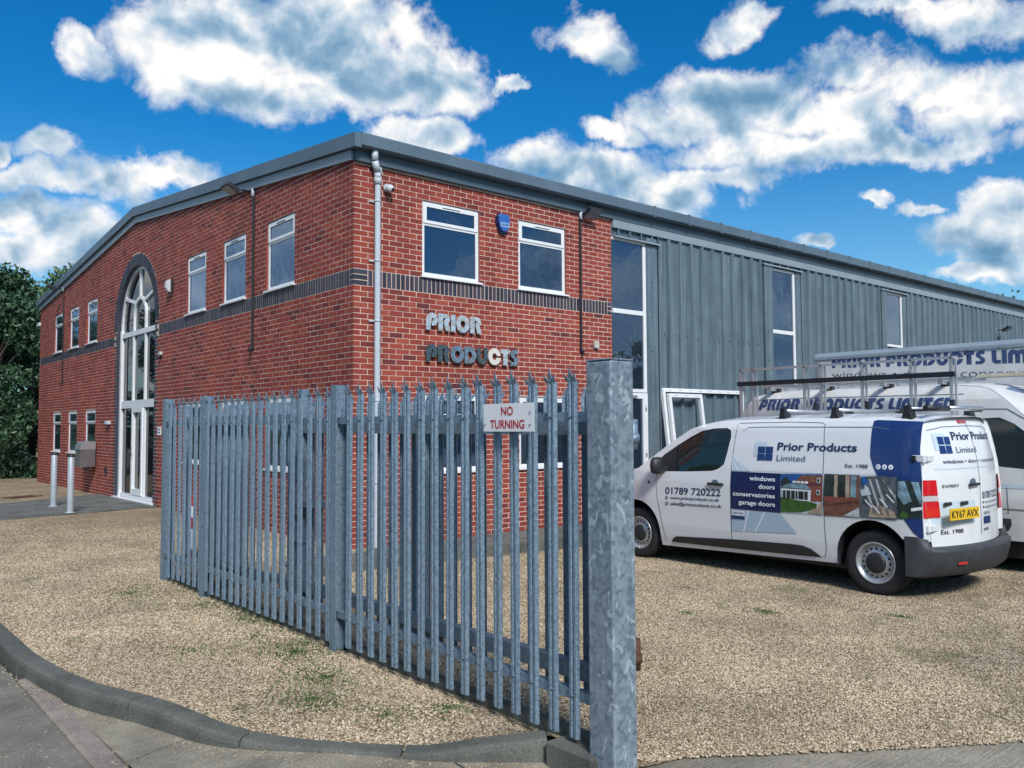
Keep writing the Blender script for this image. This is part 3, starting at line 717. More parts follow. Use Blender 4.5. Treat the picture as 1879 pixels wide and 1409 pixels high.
# blue jamb bricks
for i in range(-1, 51):
    z = 3.45-.075*(NB-i); z = -.15+.075*(i+1)
    wq = .105 if int(round((z+.075)/.075)) % 2 else .215
    if z+.075 > SPR+.02: break
    bricks.append(('g', YC-AR-wq+J/2, YC-AR-.001, z+J/2, z+.075-J/2, 'blue'))
    bricks.append(('g', YC+AR+.001, YC+AR+wq-J/2, z+J/2, z+.075-J/2, 'blue'))
def bfr(f): return gablew if f == 'g' else longw
def px_area(b):
    f = bfr(b[0]); P = [Vector(f(a, 0, z))-CP for a, z in ((b[1],b[3]),(b[2],b[3]),(b[2],b[4]),(b[1],b[4]))]
    q = [(CF*p.dot(R2)/p.dot(FW), CF*p.dot(U2)/p.dot(FW)) for p in P]
    return .5*abs(sum(q[i][0]*q[(i+1) % 4][1]-q[(i+1) % 4][0]*q[i][1] for i in range(4)))
full = [b for b in bricks if abs((b[2]-b[1])-(.225-J)) < .003 and b[3] > 1.95 and b[5] == 'brick']
full.sort(key=px_area, reverse=True); single = full[:300]; sset = set(id(b) for b in single)
_BM = {}
def brick_mesh(fr, w):
    k = (fr, round(w, 3))
    if k not in _BM:
        mb = MB(fr=bfr(fr)); mb.box(-w/2, w/2, -.014, -.004, -.0325, .0325); me = mb.me('brick'); me.materials.append(M_['brick']); _BM[k] = me
    return _BM[k]
for b in single:
    f = bfr(b[0]); o = link('brick', brick_mesh(b[0], b[2]-b[1]), None, BLD); o.location = f((b[1]+b[2])/2, R.uniform(-.0012, .0012), (b[3]+b[4])/2)
rest = {'brick': MB(), 'blue': MB()}
for b in bricks:
    if id(b) in sset: continue
    mb = rest[b[5]]; mb.fr = bfr(b[0]); e = R.uniform(-.0012, .0012) if b[1] > .01 else 0
    lo = b[1]
    if b[0] == 'g' and b[1] == 0: lo = 0.0006   # corner bricks meet edge to edge
    mb.box(lo, b[2], -.014, e-.004, b[3], b[4])
# arch ring of radial bricks
rb = rest['blue']; nv = 66
for rr0, rr1, tw in ((AR+.004, AR+.112, 0), (AR+.122, RO-.004, .5)):
    n_v = nv
    for i in range(n_v):
        t0 = math.pi*(i+.07)/n_v; t1 = math.pi*(i+.93)/n_v
        P = []
        for r in (rr0, rr1):
            for dd in (-.014, .002):
                for t in (t0, t1): P.append(gablew(YC+r*math.cos(t), dd, SPR+r*math.sin(t)))
        rb.hexa(P)
for k_, mb in rest.items(): tag(mb.o('brickwork' if k_ == 'brick' else 'blue_brickwork', k_, BLD, normals=True), kind='stuff')

# windows: casement with a small top light
def casement(fr, a0, a1, z0, z1, vent=True, top=.30):
    d0, d1 = -.095, -.035; fw_ = .055
    m = MB(fr=fr)
    m.box(a0, a0+fw_, d0, d1, z0, z1).box(a1-fw_, a1, d0, d1, z0, z1).box(a0+fw_, a1-fw_, d0, d1, z1-fw_, z1).box(a0+fw_, a1-fw_, d0, d1, z0, z0+fw_)
    zt = z1-top-.03
    m.box(a0+fw_, a1-fw_, d0, d1, zt-.03, zt+.03)
    w = m.o('window', 'white', BLD, bevel=.004)
    s = MB(fr=fr); sw = .045; e = .014    # opening sash of the top light stands proud
    x0, x1, y0, y1 = a0+.022, a1-.022, zt+.004, z1-.022
    s.box(x0, x0+sw+.02, d1+.002, d1+e, y0, y1).box(x1-sw-.02, x1, d1+.002, d1+e, y0, y1).box(x0+sw+.02, x1-sw-.02, d1+.002, d1+e, y1-sw-.02, y1).box(x0+sw+.02, x1-sw-.02, d1+.002, d1+e, y0, y0+sw)
    s.o('sash', 'white', w, bevel=.003)
    MB(fr=fr).box(x0+.05, x1-.05, d1-.012, d1-.004, y0+.03, y1-.05).o('pane', 'glass', w)
    MB(fr=fr).box(a0+fw_, a1-fw_, d1-.022, d1-.014, z0+fw_, zt-.03).o('pane', 'glass', w)
    if vent:
        c = (a0+a1)/2; MB(fr=fr).box(c-.16, c+.16, d1+e, d1+e+.010, y1-.036, y1-.022).o('trickle_vent', 'white', w)
        MB(fr=fr).box(c-.15, c+.15, d1+e, d1+e+.006, y1-.044, y1-.037).o('vent_slot', 'blk', w)
    MB(fr=fr).box(a0-.035, a1+.035, -.09, .035, z0-.030, z0-.002).o('sill', 'white', w, bevel=.004)
    return w
for a, b in win_g: casement(gablew, a, b, WZ0, WZ1); casement(gablew, a, b, LZ0, LZ1, vent=False)
for a, b in win_l: casement(longw, a, b, WZ0, WZ1); casement(longw, a, b, LZ0, LZ1, vent=False)

# arched entrance screen
d0, d1 = -.15, -.085
f_ = MB(fr=gablew)
L0, L1 = YC-AR, YC+AR
def arcbar(r0, r1, cx, cz, a0=0, a1=180, n=24, m=f_, ca=(d0, d1)):
    A = circ(cx, cz, r0, r0, a0, a1, n); B = circ(cx, cz, r1, r1, a0, a1, n)
    for k in range(n):
        m.hexa([gablew(p[0], d, p[1]) for q in ((A[k], B[k]), (A[k+1], B[k+1])) for p in q for d in ca])
arcbar(AR-.075, AR, YC, SPR)
inner_c = SPR-.12
T1, T2 = 3.66, 2.10
f_.box(L0, L0+.11, d0, d1+.02, -.01, SPR+.0).box(L1-.11, L1, d0, d1+.02, -.01, SPR+.0)
f_.box(L0+.11, L1-.11, d0, d1+.006, T1-.055, T1+.055)
f_.box(L0+.11, L1-.11, d0, d1+.006, T2-.11, T2+.06)
f_.box(L0+.11, L1-.11, d0, d1+.006, .0, .075)
ml, mr = YC-.42, YC+.42
for c in (ml, mr):
    f_.box(c-.035, c+.035, d0, d1, T2+.06, T1-.055)
    f_.box(c-.035, c+.035, d0, d1, .075, T2-.11)
# inner small arch and its radial bars
ir = .40; ic = T1+.055
f_.box(YC-ir-.045, YC-ir+.025, d0, d1, ic, ic+.30).box(YC+ir-.025, YC+ir+.045, d0, d1, ic, ic+.30)
arcbar(ir-.025, ir+.045, YC, ic+.30, 0, 180, 16)
scr = f_.o('entrance_screen', 'white', BLD)
bars = MB()
def bar2(p, q, w=.032):
    p, q = Vector(p), Vector(q); t = (q-p).normalized(); nn = Vector((-t.y, t.x))*w
    bars.hexa([gablew(v.x, d, v.y) for v in (p-nn, p+nn, q-nn, q+nn) for d in (d0, d1-.002)])
cz = ic+.30
bar2((YC, cz+ir+.03), (YC, SPR+AR-.06))
for sg in (-1, 1): bar2((YC+sg*(ir)*.66, cz+ir*.80), (YC+sg*AR*.80, SPR+AR*.54))
bars.o('glazing_bar', 'white', scr)
sheet('pane', [(L0+.1, T1)]+circ(YC, SPR, AR-.07, AR-.07, 180, 0, 28)+[(L1-.1, T1)], [], lambda s, z: gablew(s, d0+.02, z), 'glassdk', scr, smooth=False)
for z0, z1 in ((T2+.05, T1-.05), (.07, T2-.1)):
    for a, b in ((L0+.1, ml-.03), (ml+.03, mr-.03), (mr+.03, L1-.1)):
        MB(fr=gablew).box(a, b, d0+.012, d0+.02, z0, z1).o('pane', 'glassdk', scr)
dr = MB(fr=gablew); z0, z1 = .08, T2-.115
dr.box(ml+.037, ml+.13, d0+.01, d1+.022, z0, z1).box(mr-.13, mr-.037, d0+.01, d1+.022, z0, z1).box(ml+.13, mr-.13, d0+.01, d1+.022, z1-.10, z1).box(ml+.13, mr-.13, d0+.01, d1+.022, z0, z0+.13)
do = dr.o('door', 'white', BLD, bevel=.004)
MB(fr=gablew).box(mr-.105, mr-.065, d1+.022, d1+.03, .88, 1.14).box(mr-.095, mr-.075, d1+.03, d1+.075, 1.03, 1.05).box(mr-.22, mr-.075, d1+.06, d1+.078, 1.03, 1.05).o('handle', 'alu', do)
MB(fr=gablew).box(L0-.06, L1+.06, -.15, .06, -.050, -.008).o('threshold', 'white', BLD, bevel=.005)

# roof, barge boards and box gutter
OH = .10
def gt(s): return 5.50+min(s, GL-s)*.098-.03
def gprism(m, s0, s1, dz0, dz1, e0, e1):
    m.hexa([gablew(s, d, gt(s)+dz) for s in (s0, s1) for d in (e0, e1) for dz in (dz0, dz1)])
m = MB(); gprism(m, -.20, YC, -.19, 0, .0, OH); gprism(m, YC, GL+.20, -.19, 0, .0, OH)
m.o('barge_board', 'fascia', BLD)
m = MB()
for s0, s1 in ((-.0, YC), (YC, GL)): m.hexa([gablew(s, d, gt(s)+dz) for s in (s0, s1) for d in (.003, .045) for dz in (-.335, -.20)])
m.o('verge_trim', 'fascialt', BLD)
for s in (3.0, 6.0, 9.48, 13.0, 16.0):
    m = MB(); m.hexa([gablew(q, d, gt(q)+dz) for q in (s-.05, s+.05) for d in (.0, OH+.004) for dz in (-.194, .005)]); m.o('barge_joint', 'fascia', BLD)
GZ0, GZ1 = 5.285, 5.475
x = .003; i = 0
while x < LL:
    x1 = min(x+(3.0 if i == 0 else 1.0), LL)
    m = MB(fr=longw); m.prism([(.0, GZ0), (.17, GZ0), (.20, GZ0+.02), (.20, GZ1-.02), (.185, GZ1), (.0, GZ1)], x+.002, x1-.002, lambda a, b, h: longw(h, a, b))
    m.o('gutter_section', 'fascia', BLD)
    if x1 > 6: MB(fr=longw).box(x1-.028, x1+.028, .02, .207, GZ0-.004, GZ1+.006).o('gutter_clip', 'fascia', BLD)
    x = x1; i += 1
MB(fr=longw).box(0.0, LL, -.02, .06, 5.125, GZ0-.001).o('soffit_board', 'fasciadk', BLD)
MB(fr=longw).box(WL+.002, LL, -.02, .052, 4.985, 5.124).o('eaves_flashing', 'fascialt', BLD)
rf = MB()
for s0, s1 in ((-.12, YC), (YC, GL+.12)):
    for x0 in range(0, int(LL)):
        pass
rf.v = [(-.05, -.12, gt(-.12)-.01), (LL, -.12, gt(-.12)-.01), (LL, YC, gt(YC)-.01), (-.05, YC, gt(YC)-.01), (-.05, GL+.12, gt(GL+.12)-.01), (LL, GL+.12, gt(GL+.12)-.01)]
rf.f = [(0,1,2,3), (3,2,5,4)]; rf.o('roof', 'fascia', BLD)

# cladding: trapezoid ribbed sheets one metre wide
PITCH = .333
def clad_mesh(n, h):
    m = MB(); prof = []
    for k in range(n):
        b = k*PITCH
        prof += [(b, .052), (b+.030, .052), (b+.044, 0), (b+.145, 0), (b+.155, .006), (b+.175, .006), (b+.185, 0), (b+.285, 0), (b+.305, .052)]
    prof.append((n*PITCH, .052))
    i = m.vs([longw(a, d, -.2) for a, d in prof]); j = m.vs([longw(a, d, h) for a, d in prof])
    for k in range(len(prof)-1): m.f.append((i+k, i+k+1, j+k+1, j+k))
    me = m.me('cladding_panel', normals=False); me.materials.append(M_['clad']); return me
cm = clad_mesh(3, 4.99)
def clad_run(x0, x1):
    x = x0
    while x < x1-.05:
        n = min(3, max(1, int(round((x1-x)/PITCH))))
        o = link('cladding_panel', cm if n == 3 else clad_mesh(n, 4.99), None, BLD); o.location = (x, 0, 0); x += n*PITCH
clad_run(6.25, 9.62); clad_run(11.10, 14.80); clad_run(16.20, LL)
MB(fr=longw).box(WL+.003, LL, -.06, -.01, -.25, 4.99).o('cladding_backing', 'fasciadk', BLD)
bolts = MB()
def flash(a0, a1, z0=-.2, z1=4.93, d=.038):
    MB(fr=longw).box(a0, a1, -.01, d, z0, z1).o('window_flashing', 'clad', BLD)
    z = .4
    while z < 4.8: bolts.tube(longw((a0+a1)/2-.02, d, z), longw((a0+a1)/2-.02, d+.008, z), .011, 8); z += .62
flash(5.935, 6.245); flash(9.64, 9.93, d=.075); flash(10.875, 11.09, d=.045); flash(14.80, 15.03, d=.075); flash(15.975, 16.19, d=.045)
for x in [6.25+.333*k+.22 for k in range(28)]:
    for z in (3.2, 3.22, 1.2):
        if 9.6 < x < 11.1 or R.random() < .1: continue
        p = longw(x+R.uniform(-.03, .03), 0, z+R.uniform(-.03, .03)); bolts.tube(p, (p[0], p[1]-.010, p[2]), .010, 7)
tag(bolts.o('fixing_bolts', 'blk', BLD), kind='stuff')
def hood(a0, a1, z):
    MB(fr=longw).hexa([longw(a, d, z_) for a in (a0, a1) for d, zz in ((.0, 0), (.10, -.035)) for z_ in (z+zz, z+zz+.03)]).o('drip_flashing', 'fascialt', BLD)
hood(WL+.003, 6.28, 4.845); hood(9.62, 11.12, 4.915); hood(14.78, 16.22, 4.915)
for x in (5.2, 5.5, 5.8, 6.1, 10.0, 10.3, 10.6, 15.2, 15.5): MB(fr=longw).box(x, x+.03, -.01, .04, 4.88, 4.985).o('clip', 'clad', BLD)
def strip_window(a0, a1, z0, z1, trans, lf=.055):
    m = MB(fr=longw); dd0, dd1 = -.03, .030
    if lf: m.box(a0, a0+lf, dd0, dd1, z0, z1)
    m.box(a1-.075, a1, dd0, dd1, z0, z1).box(a0+lf, a1-.075, dd0, dd1, z1-.055, z1).box(a0+lf, a1-.075, dd0, dd1, z0, z0+.06)
    for t in trans: m.box(a0+lf, a1-.075, dd0, dd1, t-.04, t+.04)
    w = m.o('window', 'white', BLD, bevel=.004)
    zz = [z0+.06]+[q for t in trans for q in (t-.04, t+.04)]+[z1-.055]
    for k in range(0, len(zz), 2): MB(fr=longw).box(a0+lf, a1-.075, -.012, .004, zz[k], zz[k+1]).o('pane', 'glass', w)
    return w
strip_window(WL+.003, 5.93, 2.13, 4.83, [3.54], 0)
m = MB(fr=longw); m.box(5.20, 5.29, -.03, .035, -.02, 2.12).box(5.80, 5.925, -.03, .045, -.02, 2.12).box(5.29, 5.80, -.03, .035, 2.02, 2.12).box(5.29, 5.80, -.03, .035, -.02, .15)
sd = m.o('side_door', 'white', BLD, bevel=.004)
MB(fr=longw).box(5.29, 5.80, -.012, .012, .15, 2.02).o('pane', 'glass', sd)
MB(fr=longw).box(5.064, 5.20, -.03, .03, -.02, 2.12).o('side_light', 'glass', sd)
for z in (.35, 1.05, 1.86): MB(fr=longw).tube(longw(5.86, .06, z-.05), longw(5.86, .06, z+.05), .012, 8).o('hinge', 'alu', sd)
MB(fr=longw).box(5.30, 5.62, .035, .075, 2.03, 2.075).o('door_closer', 'alu', sd)
strip_window(9.93, 10.875, 2.13, 4.87, [3.52]); strip_window(15.03, 15.975, 3.50, 4.88, [])

# downpipe with swan neck
dp = MB(); px_ = .335
pts = [longw(.255, .115, 5.29), longw(.255, .115, 5.15), longw(.325, .075, 5.01), longw(.335, .065, 4.92)]
dp.path(pts, .047, 14).tube(longw(px_, .06, 4.97), longw(px_, .06, -.10), .042, 14, caps=False)
dpo = dp.o('downpipe', 'pipe', BLD)
for z in (5.12, 4.93): pass
for z, r in ((5.03, .055), (4.90, .052)): MB().tube(longw(px_-.0, .062, z-.05), longw(px_, .062, z+.05), r, 14).o('pipe_collar', 'pipe', dpo)
for z in (4.62, 3.80, 2.98, 1.9, .8):
    MB(fr=longw).box(px_-.10, px_+.045, .0, .018, z-.012, z+.012).o('pipe_clip', 'pipe', dpo)
    MB().tube(longw(px_, .06, z-.012), longw(px_, .06, z+.012), .047, 14).o('pipe_clip', 'pipe', dpo)

# ---- things fixed to the walls
def floodlight(fr, s, z, up, name_label, side=1, arm=.28, cable=None, white=False):
    t = empty('floodlight', fr(s, 0, z), 0, name_label, 'floodlight', 'floodlights on the building')
    f = lambda a, b, c: tuple(Vector(fr(s+a, b, z+c))-Vector(fr(s, 0, z)))
    MB().tube(f(0, .03, .0), f(0, .03, -.13), .030, 12).o('cap', 'pipe', t)
    MB().path([f(0, .03, -.04), f(.0, arm*.5, -.05), f(side*.06, arm, -.05)], .016, 8).o('bracket', 'blk', t)
    w, h, th = .15, .115, .035
    c = Vector((side*.16, arm+.06, -.05)); tilt = rad(28)
    def g(a, b, cc):
        b2 = b*math.cos(tilt)-cc*math.sin(tilt); c2 = b*math.sin(tilt)+cc*math.cos(tilt)
        return f(c.x+a, c.y+b2, c.z+c2)
    MB(fr=g).box(-w, w, -h, h, -.0, .05).o('lamp_body', 'blk', t, bevel=.008)
    MB(fr=g).box(-w+.02, w-.02, -h+.02, h-.02, -.008, -.001).o('lamp_glass', 'lampglass', t)
    for k in range(6): MB(fr=g).box(-w+.02+k*.042, -w+.03+k*.042, -h+.01, h-.01, .05, .075).o('cooling_fin', 'blk', t)
    if cable:
        z2 = cable-z; MB(fr=f).box(-.018, .018, .003, .028, z2+.02, -.10).o('conduit', 'blk', t)
        MB().tube(f(0, .0, z2), f(0, .075, z2-.02), .034, 10, .026).tube(f(0, .05, z2-.0), f(-.0, .06, z2-.07), .022, 8).o('sensor', 'blk', t)
    return t
floodlight(gablew, 3.22, 5.45, 0, 'black floodlight near the corner, between the last two upper gable windows', 1, .30, 2.83)
floodlight(gablew, 16.02, 5.50, 0, 'black floodlight at the far end of the gable, above three small windows', 1, .25, 2.82)
floodlight(longw, 4.285, 5.13, 0, 'floodlight with pale glass on the brick side wall near the cladding', 1, .10, 2.80)
floodlight(longw, 22.2, 4.45, 0, 'small floodlight on the ribbed cladding above the box van', 1, .25, None)
def at(name, fr, s, z, label, cat, group=None): return empty(name, fr(s, 0, z), 0, label, cat, group)
def lf(fr, s, z): return lambda a, b, c: tuple(Vector(fr(s+a, b, z+c))-Vector(fr(s, 0, z)))
t = at('cctv_camera', longw, .50, 4.84, 'white dome cctv camera beside the top of the downpipe', 'cctv camera'); f = lf(longw, .50, 4.84)
MB().tube(f(0,0,0), f(0,.05,0), .055, 14).o('mount', 'pipe', t)
MB().lathe(f(.01,.09,-.02), (.25,-.8,-.35), [(.001,.065),(.03,.06),(.05,.04),(.058,.01),(.055,-.03),(.03,-.05),(0,-.055)], 16).o('dome', 'dirtywhite', t)
MB().lathe(f(.01,.09,-.02), (.25,-.8,-.35), [(.0,.072),(.026,.068),(.03,.058)], 14).o('eye', 'blk', t)
t = at('alarm_box', longw, 2.58, 4.66, 'blue shield shaped alarm box between two upper windows', 'alarm box'); f = lf(longw, 2.58, 4.66)
shp = [(-.12,.10),(-.09,.15),(.09,.15),(.12,.10),(.125,0),(.085,-.11),(.05,-.155),(-.05,-.155),(-.085,-.11),(-.125,0)]
MB().prism(shp, 0, .045, lambda a, b, h: f(a, h, b)).o('back_box', 'navy2', t)
MB().prism([(a*.86, b*.88+.01) for a, b in shp], .046, .085, lambda a, b, h: f(a*(1-.9*(h-.046)), h, b)).o('cover', 'alarm', t, bevel=.012)
MB().prism([(-.085,-.065),(.085,-.065),(.095,.012),(-.095,.012)], .0865, .0885, lambda a, b, h: f(a, h, b)).o('band', 'alarmlt', t)
text_on('lettering', 'ALARM', -.06, .06, -.04, .03, lambda a, b: f(a, .0895, b), 'navy', t, .02)
t = at('sensor_box', longw, 4.635, 2.915, 'small beige sensor box on the brick side wall', 'sensor'); f = lf(longw, 4.635, 2.915)
MB(fr=f).box(-.055,.055,.0,.05,-.06,.06).o('box', 'beige', t, bevel=.01); MB(fr=f).box(-.04,.04,.05,.056,-.055,-.02).o('lens', 'dirtywhite', t)
t = at('wall_light', gablew, 7.14, 4.36, 'white bulkhead lamp right of the arched window', 'wall light'); f = lf(gablew, 7.14, 4.36)
MB(fr=f).box(-.07,.07,0,.05,-.14,.14).o('base', 'blk', t, bevel=.01)
MB().prism([(-.13,.05),(-.11,.10),(-.05,.13),(.05,.13),(.11,.10),(.13,.05)], -.055, .055, lambda a, b, h: f(h, b, a)).o('diffuser', 'dirtywhite', t)
t = at('entrance_sensor', gablew, 7.72, 3.03, 'small white and black sensor right of the entrance arch', 'sensor'); f = lf(gablew, 7.72, 3.03)
MB(fr=f).box(-.05,.05,0,.05,-.0,.06).o('box', 'dirtywhite', t); MB().tube(f(0,.0,-.03), f(0,.08,-.05), .035, 10).o('sensor_head', 'blk', t)
t = at('wall_plate', gablew, 7.76, 1.48, 'small grey notice plate beside the front door', 'sign'); f = lf(gablew, 7.76, 1.48)
MB(fr=f).box(-.10,.10,0,.012,-.085,.085).o('plate', 'signwhite', t)
MB(fr=f).box(-.06,.06,.013,.014,.02,.045).box(-.06,.06,.013,.014,-.04,-.015).o('print', 'inkgrey', t)
t = at('door_sensor', gablew, 11.35, 1.66, 'small grey wall unit left of the front door', 'sensor'); f = lf(gablew, 11.35, 1.66)
MB(fr=f).box(-.12,.12,0,.09,-.03,.05).o('box', 'pipe', t, bevel=.01)
t = at('wall_vent', gablew, 11.55, .55, 'small dark vent low on the brick gable by the front door', 'vent'); f = lf(gablew, 11.55, .55)
MB(fr=f).box(-.07,.07,0,.03,-.07,.07).o('grille', 'blk', t)
t = at('end_bracket', gablew, 18.98, 4.72, 'small white bracket at the far corner of the gable', 'bracket'); f = lf(gablew, 18.98, 4.72)
MB(fr=f).box(-.02,.30,-.06,.05,-.04,.06).o('arm', 'dirtywhite', t)
# letterbox on a bracket standing proud of the wall
t = empty('letterbox', (-.20, 12.62, .6), 0, 'brushed steel letterbox with curved lid left of the front door', 'letterbox')
prof = [(-.17,.0),(.17,.0),(.17,.42),(.155,.52),(.11,.585),(.04,.615),(-.10,.615),(-.17,.60)]
MB().prism([(a, b) for a, b in prof[:3]]+[(-.17,.42)], -.24, .24, lambda a, b, h: (-a, h, b)).o('box', 'stainless', t, bevel=.006)
MB().prism([(.185,.424),(.165,.53),(.115,.60),(.04,.628),(-.10,.628),(-.17,.612),(-.17,.424)], -.25, .25, lambda a, b, h: (-a, h, b)).o('lid', 'alu', t)
MB().box(.17, .20, -.04, .04, .1, .2).box(-.0,.04,-.2,.2,-.06,-.005).o('bracket', 'blk', t)

# steel letters on the wall
t = empty('wall_sign', (1.12, 0, 2.48), 0, 'PRIOR PRODUCTS in polished steel capitals on the brick side wall', 'sign')
def letters(txt, a0, a1, b0, h, mats):
    for (c, o, hs), mm in zip(deco_text(txt, a0, a1, b0, h, None, gap=.05, space=.4), mats):
        loops = [o]+hs; tri = tessellate_polygon([[Vector((a, b, 0)) for a, b in lp] for lp in loops]); pts = [p for lp in loops for p in lp]
        n = len(pts); mb = MB()
        mb.v = [(a-1.12, -.032, b-2.48) for a, b in pts]+[(a-1.12, -.052, b-2.48) for a, b in pts]
        for q in tri: mb.f.append(tuple(q)); mb.f.append(tuple(k+n for k in q)[::-1])
        base = 0
        for lp in loops:
            L_ = len(lp)
            for k in range(L_): mb.f.append((base+k, base+(k+1) % L_, n+base+(k+1) % L_, n+base+k))
            base += L_
        lt = mb.o('letter', mm, t)
        cx = sum(p[0] for p in o)/len(o); MB().tube((cx-1.12+.02, 0, b0+h*.75-2.48), (cx-1.12+.02, -.035, b0+h*.75-2.48), .008, 6).o('stud', 'blk', lt)
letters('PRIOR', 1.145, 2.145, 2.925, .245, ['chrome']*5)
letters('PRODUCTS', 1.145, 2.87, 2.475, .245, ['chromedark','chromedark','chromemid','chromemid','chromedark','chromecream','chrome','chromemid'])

# ------------------------------------------------------------------ palisade fence, gate and gatepost
def pale_mesh(name, h=1.86):
    """W section pale with a split triple-pointed head; faces -X"""
    m = MB(); w = .037
    sec = [(-w, .001), (-w*.62, -.012), (-w*.24, -.012), (0, -.002), (w*.24, -.012), (w*.62, -.012), (w, .001)]   # (along y, out -x)
    z0, z1 = .0, h-.075
    t = .0025
    rings = []
    for z in (z0, z1):
        rings.append((m.vs([(b, a, z) for a, b in sec]), m.vs([(b+t, a, z) for a, b in sec])))
    (a0, b0), (a1, b1) = rings; n = len(sec)
    for k in range(n-1):
        m.f.append((a0+k, a0+k+1, a1+k+1, a1+k)); m.f.append((b0+k+1, b0+k, b1+k, b1+k+1))
    m.f.append((a0, a1, b1, b0)); m.f.append((a0+n-1, b0+n-1, b1+n-1, a1+n-1))
    # head: middle point upright, outer points splayed
    def fin(y0, y1, tip, lean, zt, x0=-.012):
        i = m.vs([(x0, y0, z1-.002), (x0, y1, z1-.002), (x0-.002+lean*.5, (y1+tip)/2, (z1+zt)/2), (x0+lean, tip, zt), (x0-.002+lean*.5, (y0+tip)/2, (z1+zt)/2)])
        j = m.vs([(x0+t, y0, z1-.002), (x0+t, y1, z1-.002), (x0+t+lean*.5, (y1+tip)/2, (z1+zt)/2), (x0+t+lean, tip, zt), (x0+t+lean*.5, (y0+tip)/2, (z1+zt)/2)])
        m.f += [(i, i+1, i+2, i+3, i+4), (j+4, j+3, j+2, j+1, j)]+[(i+k, i+(k+1) % 5, j+(k+1) % 5, j+k) for k in range(5)]
    fin(-.020, .020, 0, -.010, h)
    fin(-w, -.006, -w-.003, -.014, h-.034); fin(.006, w, w+.003, -.014, h-.034)
    me = m.me(name, normals=False); me.materials.append(M_['galv']); return me
FX = -2.58
FEN = empty('palisade_fence', (FX, -3.8, -.03), 0, 'galvanised steel palisade fence of spiked pales on the gravel in front of the brick gable', 'fence')
pm = pale_mesh('pale')
def fpart(o, p): o.parent = p; return o
oy = -3.8
posts = [-.62, -1.74, -4.33]
ys = [-6.785+.1503*k for k in range(42)]
ys = [y for y in ys if y < -.55 and all(abs(y-p) > .062 for p in posts)]
# the runs stop short of each post, as in the photograph
for y in ys:
    o = link('pale', pm, None, FEN); o.location = (-.034+R.uniform(-.002, .002), y-oy, .025+R.uniform(-.006, .006)); o.rotation_euler = (0, R.uniform(-.003, .003), R.uniform(-.03, .03))
for p in posts:
    w = .040; m = MB()
    m.box(-.052, -.046, p-oy-w, p-oy+w, -.1, 1.885).box(.040, .046, p-oy-w, p-oy+w, -.1, 1.885).box(-.046, .040, p-oy-.004, p-oy+.004, -.1, 1.885)
    m.o('post', 'galv', FEN)
for a, b in zip([-6.93]+posts[::-1], posts[::-1]):
    pass
seg = [(-6.93, -4.34), (-4.32, -1.75), (-1.73, -.63)]
for a, b in seg:
    for z in (1.60, .205):
        m = MB(); m.box(-.026, -.021, a-oy, b-oy, z, z+.05).box(-.021, .022, a-oy, b-oy, z+.045, z+.05); m.o('rail', 'galv', FEN)
bm_ = MB()
for y in ys:
    for z in (1.628, .232): bm_.tube((-.040, y-oy, z), (-.050, y-oy, z), .007, 6)
tag(bm_.o('bolts', 'galv', FEN), kind='stuff')
MB().box(-.049, .04, -6.93-oy, -6.91-oy, 1.59, 1.67).o('bracket', 'galv', FEN)
# gatepost
GP = empty('gatepost', (-2.655, -7.01, -.2), 0, 'thick square galvanised gatepost with pale patches at the end of the fence', 'gatepost')
MB().box(-.0, .165, -.083, .083, 0, 2.065).o('shaft', 'galvpost', GP, bevel=.010)
MB().box(-.002, .167, -.085, .085, 2.066, 2.074).o('cap', 'galvpost', GP, bevel=.003)
for z in (.64, 1.72):
    MB().tube((.16, -.03, z-.02), (.24, -.03, z-.02), .02, 10).tube((.215, -.03, z-.09), (.215, -.03, z+.06), .026, 14).tube((.215, -.03, z-.055), (.215, -.03, z-.015), .034, 14).o('hinge', 'rust' if z < 1 else 'galv', GP)
# open gate leaf folded back behind the fence
GX = -2.40
GT = empty('palisade_gate', (GX, -7.0, 0), 0, 'open galvanised palisade gate leaf folded flat behind the near end of the fence', 'gate')
def gb(*a): return MB().box(*a)
g0, g1 = .17, 3.58          # along +Y from the post
gb(-.03, .03, g0, g1, 1.50, 1.582).o('rail', 'galv', GT); gb(-.03, .03, g0, g1, .205, .295).o('rail', 'galv', GT)
gb(-.032, .032, g0-.06, g0, .12, 1.78).o('stile', 'galv', GT); gb(-.032, .032, g1, g1+.07, .12, 1.86).o('stile', 'galv', GT)
gb(-.030, .030, 1.83, 1.90, .297, 1.498).o('stile', 'galv', GT)
pm2 = pale_mesh('gate_pale', 1.70)
for k in range(23):
    o = link('pale', pm2, None, GT); o.location = (.052, g0+.05+k*.151, .10); o.rotation_euler = (0, 0, math.pi+R.uniform(-.04, .04))
# lock box and slide bolt
lb = gb(-.045, .045, g1-.02, g1+.16, .82, 1.10).o('lock_box', 'galvpost', GT, bevel=.004)
gb(-.06, .06, g1-.25, g1+.20, .90, .94).o('slide_bolt', 'galv', GT); gb(-.05, -.04, g1+.02, g1+.10, 1.12, 1.30).o('lock_plate', 'galv', GT)
gb(-.05, .05, g1-.02, g1+.10, .60, .74).o('lock_plate', 'galv', GT)
MB().tube((.0, g1+.03, -.12), (0, g1+.03, .9), .012, 8).o('drop_bolt', 'galv', GT)

